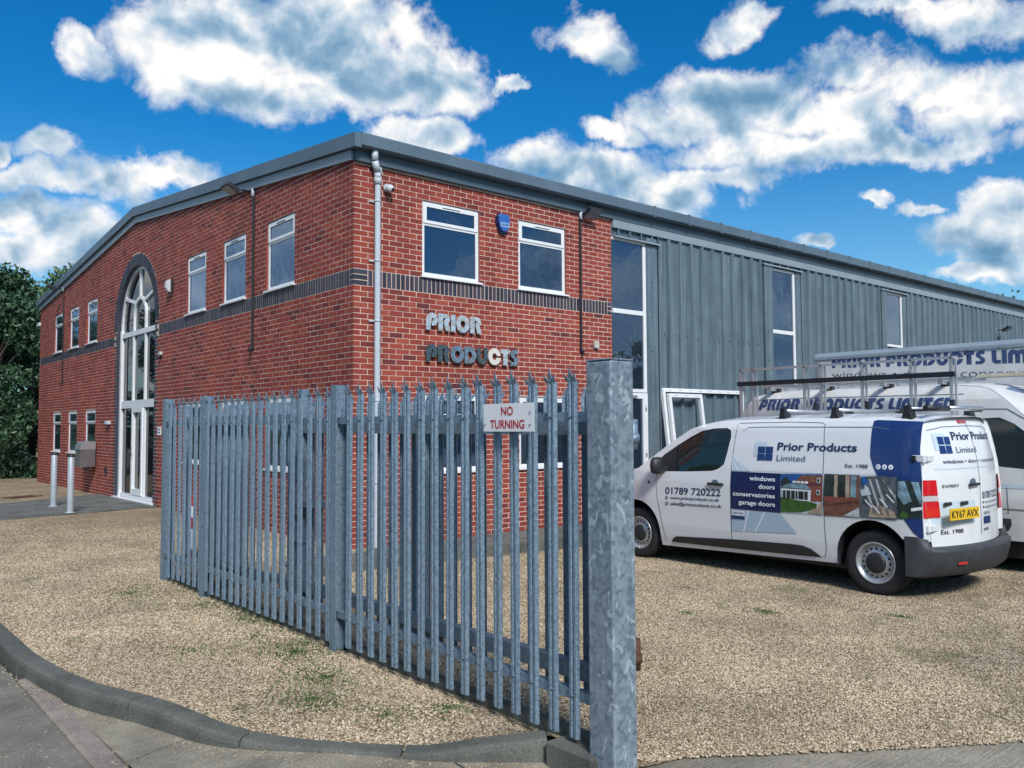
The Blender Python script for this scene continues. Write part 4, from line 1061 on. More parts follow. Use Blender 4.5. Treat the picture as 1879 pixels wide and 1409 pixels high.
GT2 = empty('palisade_gate', (GX, -3.30, 0), 0, 'second galvanised palisade gate leaf folded behind the far half of the fence', 'gate')
gb(-.025, .025, .06, 2.62, 1.60, 1.66).o('rail', 'galv', GT2); gb(-.025, .025, .06, 2.62, .20, .26).o('rail', 'galv', GT2)
gb(-.028, .028, .0, .06, .1, 1.78).o('stile', 'galv', GT2); gb(-.028, .028, 2.62, 2.68, .1, 1.78).o('stile', 'galv', GT2)
for k in range(17):
    o = link('pale', pm2, None, GT2); o.location = (.048, .10+k*.151, .10); o.rotation_euler = (0, 0, math.pi+R.uniform(-.04, .04))

# NO TURNING sign
t = empty('no_turning_sign', (-2.672, -6.35, 1.520), 0, 'white NO TURNING sign with dark red letters fixed to the fence pales', 'sign')
MB().box(0, .003, -.212, .212, -.001, .152).o('sheet', 'signwhite', t, bevel=.001)
def sg(a, b): return (-.0025, -a, b)      # reads from the -X side
text_on('lettering', 'NO', -.055, .045, .088, .048, sg, 'signred', t, .014)
text_on('lettering', 'TURNING', -.150, .138, .016, .048, sg, 'signred', t, .014)
for a, b in ((-.195, .035), (.182, .035), (.182, .10)): MB().tube(sg(a, b), (-.006, -a, b), .004, 8).o('screw', 'blk', t)

# ------------------------------------------------------------------ small things of the yard
for k, (bx, by, lab) in enumerate(((-1.60, 9.2, 'grey round bollard on the path, farther one, in front of the small lower windows'), (-1.67, 7.52, 'grey round bollard on the path, nearer one, beside the letterbox'))):
    t = empty('bollard', (bx, by, -.03), 0, lab, 'bollard', 'bollards by the entrance')
    MB().lathe((0, 0, 0), (0, 0, 1), [(.057, 0), (.057, 1.05), (.05, 1.062), (0, 1.066)], 24).o('tube', 'bollard', t)
    MB().lathe((0, 0, 0), (0, 0, 1), [(.0585, 1.035), (.0585, 1.075), (.05, 1.088), (0, 1.09)], 24).o('cap', 'blk', t)
    MB().lathe((0, 0, 0), (0, 0, 1), [(0, 0), (.09, .0), (.09, .008), (.06, .012)], 24).o('base_plate', 'pipe', t)
t = empty('parking_post', (-1.86, .69, -.12), 0, 'red and white banded parking post glimpsed between the fence pales', 'post')
for z0, z1, c in ((0, .04, 'vwhite'), (.04, .17, 'redp'), (.17, .42, 'vwhite'), (.42, .56, 'redp'), (.56, .70, 'vwhite'), (.70, .80, 'redp')):
    MB().box(-.035, .035, -.035, .035, z0, z1-.001).o('band', c, t)
MB().box(-.12, .12, -.12, .12, -.05, .004).o('base_plate', 'redp', t)
# upvc frames leaning on the cladding
def leaning(name, x0, w, h, lean, y0, z0, label, mid=None, fwid=.07):
    t = empty(name, (x0, y0, z0), 0, label, 'window frame'); th = math.atan2(lean, h)
    def f(a, b, c): return (a, c*math.sin(th)+b, c*math.cos(th))
    MB(fr=f).box(0, w, -.03, .03, h-fwid, h).o('head', 'white', t, bevel=.003)
    MB(fr=f).box(0, fwid, -.03, .03, 0, h-fwid).o('jamb', 'white', t, bevel=.003); MB(fr=f).box(w-fwid, w, -.03, .03, 0, h-fwid).o('jamb', 'white', t, bevel=.003)
    MB(fr=f).box(fwid, w-fwid, -.03, .03, 0, fwid).o('sill_bar', 'white', t)
    if mid: MB(fr=f).box(mid, mid+.05, -.03, .03, fwid, h-fwid).o('mullion', 'white', t)
    sc = MB(fr=f)
    for k in range(6): sc.box(fwid*.5-.004, fwid*.5+.004, -.032, -.029, .4+k*.25, .42+k*.25)
    for k in range(int(w/.3)): sc.box(.15+k*.3, .25+k*.3, -.032, -.029, h-.040, h-.034)
    sc.o('screw_slots', 'inkgrey', t)
    return t
leaning('window_frame', 6.28, 2.5, 2.30, .27, -.33, -.06, 'large white window frame leaning on the cladding behind the near van')
leaning('window_frame', 6.33, .98, 2.20, .26, -.42, -.06, 'smaller white window frame leaning in front of the large one by the side door')

for k_, c_, n__ in (('p_sky',(.02,.10,.34),.3),('p_brown',(.20,.085,.055),.5),('p_brick',(.27,.075,.055),.35),('p_dark',(.022,.035,.032),.6),('p_grass',(.045,.12,.022),.4),('p_stone',(.42,.34,.25),.45),('p_glass',(.20,.33,.40),.6),('p_pale',(.48,.56,.60),.4),('p_grey',(.10,.12,.14),.7),('p_frame',(.45,.48,.50),.5),('p_white',(.72,.76,.80),.2)):
    M_[k_] = mat('printed_'+k_[2:], c_, .35, noise=n__, nscale=16., coat=.3)
# ------------------------------------------------------------------ near van
def interp(x, xs, ys): return float(np.interp(x, xs, ys))
VZ = -.215; TH = rad(1.87)
V1 = empty('panel_van', (3.79, -5.65, VZ), rad(90)-TH, 'small white panel van with navy Prior Products livery and roof bars, nearest the gatepost', 'van')
U0, U1 = -.66, 4.12
TOPX = [-.70,-.60,-.40,0,1.0,1.9,2.20,2.45,2.75,3.05,3.25,3.60,3.95,4.08,4.14]
TOPZ = [1.74,1.80,1.835,1.85,1.855,1.835,1.80,1.73,1.56,1.36,1.22,1.12,.98,.82,.62]
def topz(u): return interp(u, TOPX, TOPZ)
def rearu(l, z): # rear face
    b = -interp(z, [.3,.6,1.2,1.4,1.65,1.80,1.86], [.70,.68,.675,.655,.60,.54,.48])
    return b+.23*l*l+.10*max(0, (abs(l)-.78)/.16)**2
def sidel(u, z):
    b = interp(z, [.2,.35,.5,.8,1.05,1.25,1.5,1.72,1.80,1.86], [.89,.925,.945,.96,.958,.935,.895,.845,.80,.72])
    if u > 2.9: b -= .30*((u-2.9)/1.24)**2.4
    if u > 2.2 and z > 1.15: b -= .10*min(1, (u-2.2)/.9)*(z-1.15)/.5
    if u < -.30: b -= .085*((-.30-u)/.36)**2.2
    # crease
    return b
def vs_(sg_=1, off=0.): return lambda u, z: (u, sg_*(sidel(u, z)+off), z)
def vr_(off=0.): return lambda l, z: (rearu(l, z)-off, l, z)
arc_r = [(.40,.33)]+circ(0, .375, .40, .405, 0, 180, 16)+[(-.40,.36)]
arc_f = circ(3.275, .375, .40, .405, 0, 180, 16)
edge_u = lambda z: U0+.10*interp(z, [.3,1.3,1.86], [1.3,1.4,2.2])
side_out = [(edge_u(.55),.62),(-.33,.62),(-.35,.56)]+[p for p in arc_r[::-1] if p[1] > .50 and p[0] < .405][0:0]
ar = [( .40*math.cos(t), .375+.405*math.sin(t)) for t in np.linspace(rad(145), rad(0), 16)]
af = [(3.275+.40*math.cos(t), .375+.405*math.sin(t)) for t in np.linspace(rad(180), rad(0), 18)]
bot = [(edge_u(.62),.625)]+[(-.33,.62)]+ar+[(.40,.285),(2.87,.215)]+af+[(3.68,.30),(4.02,.30)]
up_ = [(4.10,.55),(4.10,.80),(4.02,.93)]+[(u, topz(u)-.02) for u in (3.9,3.6,3.25,3.05,2.9,2.75,2.6,2.45,2.3,2.1,1.9,1.6,1.0,.5,0,-.3)]+[(edge_u(1.8)+.0, 1.79),(edge_u(1.5),1.5),(edge_u(1.2),1.2),(edge_u(.9),.9)]
side_poly = bot+up_
win_poly = [(2.955,1.27),(2.83,1.385),(2.61,1.515),(2.42,1.615),(2.24,1.690),(2.05,1.722),(1.86,1.728),(1.80,1.70),(1.785,1.62),(1.82,1.42),(1.855,1.29),(1.93,1.235),(2.02,1.205),(2.45,1.180),(2.74,1.172),(2.88,1.205)]
for sg_ in (1, -1):
    sheet('body_side', side_poly, [win_poly], vs_(sg_), 'paint', V1, grid=.05)
    sheet('side_window', [(2.46+(u-2.46)*1.012, 1.44+(z-1.44)*1.02) for u, z in win_poly], [], vs_(sg_, -.012), 'vglass', V1, grid=.05)
# roof, windscreen and bonnet between the two sides
def across(u0, u1, n, m, name, zoff=0., inset=0., us=None, grid=14):
    mb = MB(); rows = []
    us = us or [u0+(u1-u0)*k/n for k in range(n+1)]
    for u in us:
        zt = topz(u)-.02; hl = sidel(u, zt)-inset; row = []
        for k in range(grid+1):
            t = -1+2*k/grid
            cz = .045*(1-abs(t)**3.2)
            bow = .16*(1-t*t)*min(1, max(0, (u-2.3)/.7))   # windscreen and bonnet bow forwards
            row.append((u+bow+.23*(t*hl)**2*max(0, min(1, (-.12-u)/.38)), t*hl, zt+cz*1.2*(1 if u < 2.6 else .8)+zoff))
        rows.append(mb.vs(row))
    for a, b in zip(rows, rows[1:]):
        for k in range(grid): mb.f.append((a+k, a+k+1, b+k+1, b+k))
    return mb.o(name, m, V1, smooth=True)
across(0, 0, 0, 'paint', 'roof', us=[-.585,-.56,-.52,-.46,-.40,-.3,-.1,.3,.8,1.3,1.7,1.9,2.1,2.25])
across(0, 0, 0, 'paint', 'windscreen_surround', us=[2.25,2.35,2.45,2.6,2.75,2.9,3.05,3.18,3.27])
across(0, 0, 0, 'vglass', 'windscreen', zoff=.008, inset=.07, us=[2.33,2.45,2.6,2.75,2.9,3.05,3.2])
across(0, 0, 0, 'paint', 'bonnet', us=[3.27,3.35,3.5,3.65,3.8,3.95,4.05,4.10])
# nose
m = MB(); rows = []
for z, uu in ((.86,4.12),(.75,4.17),(.6,4.19),(.45,4.19),(.30,4.14),(.22,4.05)):
    rows.append(m.vs([(uu+.06-.30*abs(t)**3, t*.80, z) for t in np.linspace(-1, 1, 13)]))
for a, b in zip(rows, rows[1:]):
    for k in range(12): m.f.append((a+k, a+k+1, b+k+1, b+k))
m.o('front_bumper', 'dgrey', V1, smooth=True)
for sg_ in (1, -1): MB().box(3.86, 4.12, sg_*.62, sg_*.80, .78, .92).o('headlight', 'lens', V1, bevel=.02)
# underbody and wheel wells
MB().box(-.45, 3.95, -.80, .80, .22, .34).o('underbody', 'blk', V1)
m = MB()
for c in (0, 3.275):
    for sg_ in (1, -1):
        A = [(c+.405*math.cos(t), .375+.41*math.sin(t)) for t in np.linspace(-.25, math.pi+.25, 18)]
        i = m.vs([(a, sg_*(min(sidel(a, max(b, .5)), .93)-.003), b) for a, b in A]); j = m.vs([(a, sg_*.55, b) for a, b in A])
        for k in range(len(A)-1): m.f.append((i+k, i+k+1, j+k+1, j+k))
        m.f.append(tuple(j+k for k in range(len(A))))
m.o('wheel_well', 'blk', V1)
def wheel(parent, u, lat, sg_, r=.335, w=.21, rim=.205, name='wheel'):
    wh = empty(name, (u, lat, r)); wh.parent = parent
    wh2 = MB().lathe((0, 0, 0), (0, sg_, 0), [(rim, -w/2), (r*.93, -w/2), (r, -w/2+.03), (r, w/2-.03), (r*.94, w/2-.004), (r*.80, w/2+.002), (rim+.01, w/2-.012), (rim, w/2-.014)], 40).o('tyre', 'rubber', wh)
    MB().lathe((0, 0, 0), (0, sg_, 0), [(rim+.010, w/2-.012), (rim+.006, w/2-.004), (rim-.006, w/2-.006), (rim-.018, w/2-.030), (rim-.035, w/2-.052), (rim-.043, w/2-.050), (rim-.085, w/2-.036), (rim-.092, w/2-.030), (0, w/2-.03)], 40).o('rim', 'steel', wh)
    h = MB()
    for k in range(16):
        t = 2*math.pi*k/16; rr = rim-.062
        h.lathe((rr*math.cos(t), sg_*(w/2-.0445), rr*math.sin(t)), (0, sg_, 0), [(.014, 0), (.0135, .004), (0, .0041)], 10)
    h.o('rim_holes', 'blk', wh)
    MB().lathe((0, 0, 0), (0, sg_, 0), [(.108, w/2-.034), (.106, w/2-.012), (.085, w/2-.004), (.04, w/2+.002), (0, w/2+.003)], 26).o('hub_cap', 'blk', wh)
    return wh
for u in (0, 3.275):
    for sg_ in (1, -1): wheel(V1, u, sg_*.80, sg_)
# black sill strip, seams, tracks, handles: follow the side
for sg_ in (1, -1):
    sheet('side_moulding', [(2.70,.275),(2.66,.325),(2.60,.355),(1.75,.405),(.95,.435),(.80,.432),(.70,.405),(.62,.355),(.58,.325),(1.7,.295)], [], vs_(sg_, .012), 'blk', V1, grid=.05)
    def seam(pts, w=.006, name='panel_gap', m_='inkblack', off=.0025):
        P = []
        for i, (a, b) in enumerate(pts):
            a0, b0 = pts[max(i-1, 0)]; a1, b1 = pts[min(i+1, len(pts)-1)]
            d = Vector((a1-a0, b1-b0)).normalized(); n = Vector((-d.y, d.x))*w/2; P.append(((a+n.x, b+n.y), (a-n.x, b-n.y)))
        poly = [p[0] for p in P]+[p[1] for p in P][::-1]
        return sheet(name, poly, [], vs_(sg_, off), m_, V1, grid=.05)
    seam([(2.91,1.17),(2.915,1.06),(2.90,.85),(2.85,.60),(2.79,.28)])
    seam([(1.715,1.765),(1.73,1.43),(1.74,1.22),(1.742,.80),(1.75,.41)])
    seam([(1.70,1.785),(1.0,1.795),(.62,1.785),(.57,1.765),(.545,1.49),(.54,1.24),(.525,.8),(.52,.42),(.54,.345),(.56,.325)])
    seam([(1.62,1.69),(1.55,1.735),(1.2,1.74),(.01,1.735),(-.15,1.715),(-.27,1.66),(-.31,1.56),(-.32,1.36)], .007, 'pressing', 'inkgrey')
    seam([(.52,1.105),(-.44,1.125)], .014, 'door_track', 'inkblack')
    seam([(1.74,1.225),(.53,1.235),(-.07,1.24)], .004, 'crease_line', 'pale2')
    MB().box(1.84, 2.07, sg_*(sidel(1.95,1.06)+.002), sg_*(sidel(1.95,1.06)+.034), 1.035, 1.065).o('door_handle', 'blk', V1, bevel=.008)
    sheet('handle_cup', circ(1.97, 1.068, .05, .035, 0, 345, 16), [], vs_(sg_, .003), 'inkgrey', V1)
    MB().lathe((3.04, sg_*(sidel(3.04,1.02)-.002), 1.02), (0, sg_, 0), [(.02,0),(.018,.008),(0,.01)], 12).o('side_repeater', 'blk', V1)
    # mirror
    m = MB(); c = Vector((2.80, sg_*1.06, 1.245))
    prof = [(-.105,.05,.06),(-.08,.085,.10),(0,.10,.115),(.07,.085,.105),(.11,.05,.07)]
    rows = []
    for dz, rx, ry in prof: rows.append(m.vs([(c.x+rx*math.cos(t)*.75, c.y+ry*math.sin(t), c.z+dz) for t in np.linspace(0, 2*math.pi, 17)[:-1]]))
    for a, b in zip(rows, rows[1:]):
        for k in range(16): m.f.append((a+k, a+(k+1) % 16, b+(k+1) % 16, b+k))
    m.f.append(tuple(range(rows[0], rows[0]+16))); m.f.append(tuple(range(rows[-1], rows[-1]+16)))
    m.o('mirror', 'blk', V1, smooth=True); MB().box(2.74, 2.86, sg_*.90, sg_*1.02, 1.18, 1.24).o('mirror_arm', 'blk', V1, bevel=.01)
    sheet('mirror_sail', [(2.955,1.27),(2.83,1.385),(2.63,1.50),(2.60,1.18),(2.74,1.172),(2.88,1.205)], [], vs_(sg_, -.004), 'blk', V1, grid=.05)
# seats and steering wheel glimpsed through the glass stay dark
# rear doors
rear_out = [(-.79,.545),(.79,.545),(.86,1.2),(.84,1.5),(.80,1.70),(.74,1.775),(.62,1.815),(0,1.845),(-.62,1.815),(-.74,1.775),(-.80,1.70),(-.84,1.5),(-.86,1.2)]
sheet('rear_doors', rear_out, [], vr_(), 'paint', V1, grid=.05)
# corner pillars that join rear face and sides
for sg_ in (1, -1):
    m = MB(); rows = []
    for z in (.60,.75,.9,1.05,1.2,1.35,1.5,1.62,1.72,1.79):
        hw = interp(z, [.63,1.2,1.5,1.70,1.775], [.80,.86,.84,.80,.74]); p0 = Vector((rearu(hw, z), sg_*hw, z)); eu = edge_u(z) if z < 1.75 else edge_u(1.8); p1 = Vector((eu+.004, sg_*sidel(eu, z), z))
        c = Vector((p0.x-.01, p1.y, z)); row = []
        for t in np.linspace(0, 1, 7): row.append(p0*(1-t)**2+c*2*t*(1-t)*.85+(p0+p1)*.5*2*t*(1-t)*.15+p1*t*t)
        rows.append(m.vs(row))
    for a, b in zip(rows, rows[1:]):
        for k in range(6): m.f.append((a+k, a+k+1, b+k+1, b+k))
    m.o('corner_pillar', 'paint', V1, smooth=True)
    # tail lamp wraps the corner
    m = MB(); rows = []
    for z in (.835,.86,.99,.995,1.05,1.055,1.18,1.205):
        hw = interp(z, [.63,1.2], [.80,.86]); q0 = Vector((rearu(hw-.13, z)-.016, sg_*(hw-.13), z)); p0 = Vector((rearu(hw, z)-.016, sg_*hw, z)); eu = edge_u(z); p1 = Vector((eu+.03, sg_*(sidel(eu, z)+.012), z))
        c = Vector((p0.x-.01, p1.y, z)); row = [q0]
        for t in np.linspace(0, 1, 7): row.append(p0*(1-t)**2+c*2*t*(1-t)+p1*t*t)
        rows.append(m.vs(row))
    n = 8; tl = None
    for (a, b), nm, mm in zip(((0, 2), (3, 4), (5, 7)), ('tail_lamp', 'tail_lamp_clear', 'tail_lamp'), ('red', 'lens', 'red')):
        q = MB(); q.v = m.v[:]
        for i, j in zip(rows[a:b], rows[a+1:b+1]):
            for k in range(n-1): q.f.append((i+k, i+k+1, j+k+1, j+k))
        q.o(nm, mm, V1, smooth=True)
    q = MB(); q.v = [(x+.006, y, z) for x, y, z in m.v]
    for i, j in zip(rows, rows[1:]):
        for k in range(n-1): q.f.append((i+k, i+k+1, j+k+1, j+k))
    q.o('lamp_housing', 'inkblack', V1, smooth=True)
# rear bumper: wraps round to the wheel arch
m = MB(); rows = []
def bp(t, z, off):  # t in -1..1 across, beyond .8 runs along the side
    s_ = abs(t); sg_ = 1 if t > 0 else -1
    if s_ < .72: l = s_/.72*.86; return Vector((rearu(l, .6)-off, sg_*l, z))
    q = (s_-.72)/.28; u = rearu(.86, .6)-off+(abs(rearu(.86, .6)-off)-.345)*q**1.1
    return Vector((u, sg_*(.86+(sidel(max(u, -.55), .55)+.012-.86)*min(1, q*2.4)**.6), z))
for z, off in ((.255,.02),(.30,.075),(.42,.11),(.50,.125),(.532,.12),(.545,.02)):
    rows.append(m.vs([bp(t, z if abs(t) < .74 else z+(.105 if z > .51 else 0)*min(1, (abs(t)-.74)/.05), off) for t in np.linspace(-1, 1, 57)]))
for a, b in zip(rows, rows[1:]):
    for k in range(56): m.f.append((a+k, a+k+1, b+k+1, b+k))
m.o('rear_bumper', 'dgrey', V1, smooth=False)
for p in bpy.data.objects['rear_bumper'].data.polygons: p.use_smooth = True
sheet('reflector', rc(.50,.62,.375,.40), [], lambda l, z: (rearu(l, z)-.108, l, z), 'redp', V1)
def seamr(pts, w, name, m_, off=.003):
    P = []
    for i, (a, b) in enumerate(pts):
        a0, b0 = pts[max(i-1, 0)]; a1, b1 = pts[min(i+1, len(pts)-1)]
        d = Vector((a1-a0, b1-b0)).normalized(); n = Vector((-d.y, d.x))*w/2; P.append(((a+n.x, b+n.y), (a-n.x, b-n.y)))
    return sheet(name, [p[0] for p in P]+[p[1] for p in P][::-1], [], vr_(off), m_, V1, grid=.05)
seamr([(0,1.84),(0,1.4),(0,.62)], .007, 'door_gap', 'inkblack')
seamr([(.70,1.70),(.45,1.735),(0,1.745),(-.45,1.735),(-.70,1.70)], .008, 'pressing', 'inkgrey')
seamr([(.72,1.31),(0,1.315),(-.70,1.31)], .012, 'pressing', 'pale2')
MB().box(rearu(.1,1.79)-.02, rearu(.1,1.79)+.05, -.0, .17, 1.775, 1.80).o('brake_lamp', 'red', V1, bevel=.006)
MB().box(rearu(.1,1.15)-.035, rearu(.1,1.15), .05, .25, 1.13, 1.158).o('rear_handle', 'blk', V1, bevel=.008)
sheet('handle_cup', circ(.15, 1.17, .06, .035, 0, 345, 16), [], vr_(.004), 'inkgrey', V1)
for z in (1.42, .73):
    MB().box(rearu(.80,z)-.03, rearu(.80,z)+.10, .83, .90, z-.035, z+.035).box(rearu(.76,z)-.02, rearu(.76,z)+.01, .66, .82, z-.03, z+.03).o('door_hinge', 'paint', V1, bevel=.006)
    MB().box(rearu(.84,z)+.02, rearu(.84,z)+.05, .90, .925, z-.03, z+.03).o('hinge_recess', 'inkblack', V1)
# plate
MB().box(0,.001,0,.001,0,.001) if 0 else None
PL0, PL1 = .71, .19
pu = min(rearu(PL0, .87), rearu(.45, .87), rearu(PL1, .87))-.004
def plf(off): return lambda a, b: (pu+(.45-a)*-.10-off, a, b)
m = MB(); m.prism([(PL0,.812),(PL0,.925),(PL1,.925),(PL1,.812)], .0, .012, lambda a, b, h: plf(h+.03)(a, b)); m.o('number_plate', 'yellow', V1)
text_on('plate_lettering', 'KY67 AVX', .690, .21, .832, .074, plf(.0445), 'inkblack', V1, .016)
sheet('plate_recess', [(.78,.76),(.78,.985),(.12,.985),(.12,.76)], [], vr_(.002), 'pale2', V1, grid=.05)
for l in (.58, .33): MB().box(rearu(l,.96)-.02, rearu(l,.96), l-.07, l+.07, .945, .98).o('plate_lamp', 'blk', V1, bevel=.006)
# livery, near side
S = vs_(1, .004); S2 = vs_(1, .0065); S3 = vs_(1, .009)
def vinyl(name, poly, m_, mp=S, holes=()): return sheet(name, poly, list(holes), mp, m_, V1, grid=.05)
vinyl('blue_panel', [(.02,1.80),(-.02,1.81),(-.49,1.79),(edge_u(1.5)+.004,1.5),(edge_u(1.2)+.004,1.2),(edge_u(.9)+.004,.9),(edge_u(.7)+.004,.65),(-.50,.63),(-.43,.69),(-.36,.795),(-.07,1.235),(-.02,1.33),(.015,1.43),(.02,1.56)], 'navy')
vinyl('blue_panel', rc(1.06,1.735,.77,1.212), 'navy2')
vinyl('photo_print', [(1.06,1.218),(.535,1.236),(.535,.785),(1.06,.775)], 'p_pale')     # sky ground of the first picture
K = vinyl
K('photo_print', [(1.055,1.21),(.55,1.225),(.55,1.10),(1.055,1.08)], 'p_sky', S2)
K('photo_print', [(.88,1.13),(.79,1.205),(.54,1.215),(.54,1.13)], 'p_brown', S3)
K('photo_print', [(.93,1.13),(.54,1.135),(.54,.93),(.93,.93)], 'p_brick', S2)
K('photo_print', [(1.05,1.13),(.985,1.185),(.93,1.13),(.93,1.05),(1.05,1.05)], 'p_dark', S3)
K('photo_print', [(1.055,.955),(.9,.93),(.72,.925),(.60,.90),(.62,.85),(.80,.80),(1.055,.785)], 'p_grass', S3)
K('photo_print', [(.72,.80),(.60,.88),(.56,.92),(.54,.92),(.54,.79)], 'p_stone', S3)
S4 = vs_(1, .0115)
K('photo_print', [(1.05,1.06),(.96,1.105),(.74,1.105),(.66,1.055)], 'p_glass', S4); K('photo_print', [(1.04,1.05),(.67,1.048),(.68,.925),(.80,.925),(1.035,.95)], 'p_white', S4)
S5 = vs_(1, .0135)
for a, b in ((1.02,.985),(.975,.925),(.915,.87),(.86,.835),(.825,.76),(.75,.71)): K('photo_print', rc(b, a, .94, 1.03), 'p_dark', S5)
for a, b in ((.90,.86),(.85,.81),(.80,.76),(.75,.71)): K('photo_print', rc(b, a, 1.115, 1.14), 'p_white', S4)
for z in (1.13, 1.0): K('photo_print', rc(.565, .605, z, z+.055), 'p_white', S4); K('photo_print', rc(.573, .597, z+.008, z+.047), 'p_dark', S5)
K('photo_print', [(.52,1.232),(.115,1.232),(.115,.795),(.52,.785)], 'p_brown', S2)
K('photo_print', rc(.40,.515,1.0,1.225), 'p_dark', S3); K('photo_print', rc(.27,.36,1.0,1.225), 'p_dark', S3); K('photo_print', rc(.36,.40,.99,1.225), 'p_stone', S4); K('photo_print', rc(.225,.27,.99,1.225), 'p_stone', S4)
K('photo_print', rc(.15,.215,1.0,1.225), 'p_glass', S3); K('photo_print', [(.515,.99),(.12,.995),(.12,.955),(.515,.94)], 'p_brick', S3); K('photo_print', [(.30,.80),(.12,.90),(.12,.80)], 'p_pale', S3); K('photo_print', [(.515,.93),(.13,.985),(.13,.965),(.515,.90)], 'p_brown', S4)
K('photo_print', [(.108,1.22),(-.06,1.232),(-.28,1.232),(-.28,.80),(.108,.795)], 'p_grey', S2)
for a in (.09, .02, -.05, -.12, -.19):
    K('photo_print', [(a,1.20),(a-.025,1.20),(a-.16,.84),(a-.13,.84)] if a > -.1 else [(a,1.20),(a-.02,1.20),(-.27,1.0),(-.27,1.05)], 'p_frame', S3)
K('photo_print', [(.0,.90),(-.10,.94),(-.26,.88),(-.27,.82),(.02,.81)], 'p_stone', S3); K('photo_print', [(.10,1.08),(.02,1.12),(-.02,1.04),(.09,1.02)], 'p_pale', S4)
K('photo_print', [(.10,1.21),(.05,1.225),(.02,1.15),(.08,1.13)], 'p_sky', S4)
for a, z in ((.06,.98),(-.02,.93),(-.1,1.0),(-.17,1.05)): K('photo_print', [(a,z),(a-.012,z+.01),(a-.09,z-.07),(a-.078,z-.08)], 'p_white', S4)
K('photo_print', [(-.286,1.205),(edge_u(1.2)+.008,1.19),(edge_u(.9)+.008,.84),(-.30,.815),(-.286,.83)], 'p_dark', S2)
K('photo_print', [(-.29,1.19),(-.36,1.195),(-.43,1.0),(-.35,.96),(-.29,1.05)], 'p_glass', S3); K('photo_print', [(-.42,1.19),(-.49,1.19),(-.53,1.0),(-.50,.97)], 'p_glass', S3)
K('photo_print', [(-.30,.83),(-.33,.90),(-.40,.87),(-.38,.82)], 'p_grass', S3); K('photo_print', [(-.42,.93),(-.52,.95),(-.52,.92),(-.42,.90)], 'p_white', S3)
# white quarter above the arch keeps the lower edge of the blue panel curved
# pale roof-shaped graphics
K('triangle_print', [(1.735,.76),(1.07,.765),(.865,.555),(1.735,.505)], 'pale'); K('triangle_print', [(1.735,1.43),(1.70,1.36),(1.46,1.222),(1.735,1.222)], 'pale2')
for a in ((1.50,.765,1.58,.51),(1.28,.765,1.42,.52)): K('triangle_line', [(a[0],a[1]),(a[0]-.018,a[1]),(a[2]-.018,a[3]),(a[2],a[3])], 'vwhite', S2)
for a in ((1.66,1.222,1.73,1.36),(1.56,1.222,1.72,1.38)): K('triangle_line', [(a[0],a[1]),(a[0]-.015,a[1]),(a[2]-.012,a[3]),(a[2],a[3])], 'vwhite', S2)
K('badge', rc(1.545,1.73,.655,.752), 'vwhite', S2); K('badge', rc(1.545,1.73,.655,.695), 'navy', S3)
text_on('lettering', 'CERTASS', 1.72, 1.56, .712, .026, S3, 'navy', V1, .01)
# logo
K('logo_square', rc(1.27,1.435,1.40,1.565), 'pale2')
for a, z in ((1.28,1.437),(1.385,1.437),(1.28,1.355),(1.385,1.355)): K('logo_pane', rc(a-.098+.0, a, z, z+.076), 'navy', S2)
text_on('lettering', 'Prior Products', 1.125, .165, 1.475, .088, S2, 'ink', V1, .022)
text_on('lettering', 'Limited', 1.125, .765, 1.355, .070, S2, 'inkgrey', V1, 0)
text_on('lettering', 'Est. 1988', .285, .035, 1.308, .040, S2, 'ink', V1, .01)
for k, gch in enumerate(('f', 'o', 'v')):
    c = -.078-.066*k; K('icon', circ(c, 1.328, .026, .026, 0, 340, 16), 'vwhite', S2)
    text_on('icon_mark', gch, c+.009, c-.009, 1.316, .024, S3, 'navy', V1, .02)
for tx, a0, z in (('windows', 1.475, 1.118), ('doors', 1.345, 1.028), ('conservatories', 1.705, .928), ('garage doors', 1.625, .832)):
    text_on('lettering', tx, a0, 1.130, z, .052, S2, 'vwhite', V1, .02)
text_on('lettering', '01789 720222', 2.755, 1.885, .885, .088, S, 'ink', V1, .014, b0e=.905)
text_on('lettering', 'www.priorproducts.co.uk', 2.675, 1.905, .822, .040, S, 'ink', V1, .016, b0e=.840)
text_on('lettering', 'sales@priorproducts.co.uk', 2.675, 1.875, .748, .040, S, 'ink', V1, .016, b0e=.766)
for z in (.838, .765): K('icon', circ(2.735, z, .022, .022, 0, 340, 14), 'ink', S); K('icon_mark', rc(2.727,2.743,z-.006,z+.008), 'vwhite', S2)
# livery, rear doors (seen from behind: left of the van is left of the picture)
Rr = vr_(.005); Rr2 = vr_(.0065)
def KR(name, poly, m_, mp=Rr): return sheet(name, poly, [], mp, m_, V1, grid=.05)
KR('logo_square', rc(.50,.66,1.50,1.67), 'pale2')
for a, z in ((.52,1.555),(.52,1.465),(.425,1.555),(.425,1.465)): KR('logo_pane', rc(a, a+.085, z, z+.08), 'navy', Rr2)
text_on('lettering', 'Prior Products', .385, -.58, 1.60, .085, Rr2, 'ink', V1, .018)
text_on('lettering', 'Limited', .36, -.03, 1.47, .065, Rr2, 'inkgrey', V1, 0)
text_on('lettering', 'windows • doors • conservatories', .60, -.62, 1.365, .042, Rr2, 'ink', V1, .004)
text_on('lettering', '01789 720222', -.05, -.60, .985, .075, Rr2, 'ink', V1, .014)
text_on('lettering', 'www.priorproducts.co.uk', -.10, -.60, .935, .03, Rr2, 'ink', V1, .004)
text_on('lettering', 'sales@priorproducts.co.uk', -.10, -.60, .885, .03, Rr2, 'ink', V1, .004)
for z in (.948, .898): KR('icon', circ(-.068, z, .014, .014, 0, 340, 12), 'ink')
text_on('lettering', 'Est. 1988', .68, .36, .665, .045, Rr2, 'inkblack', V1, .006)
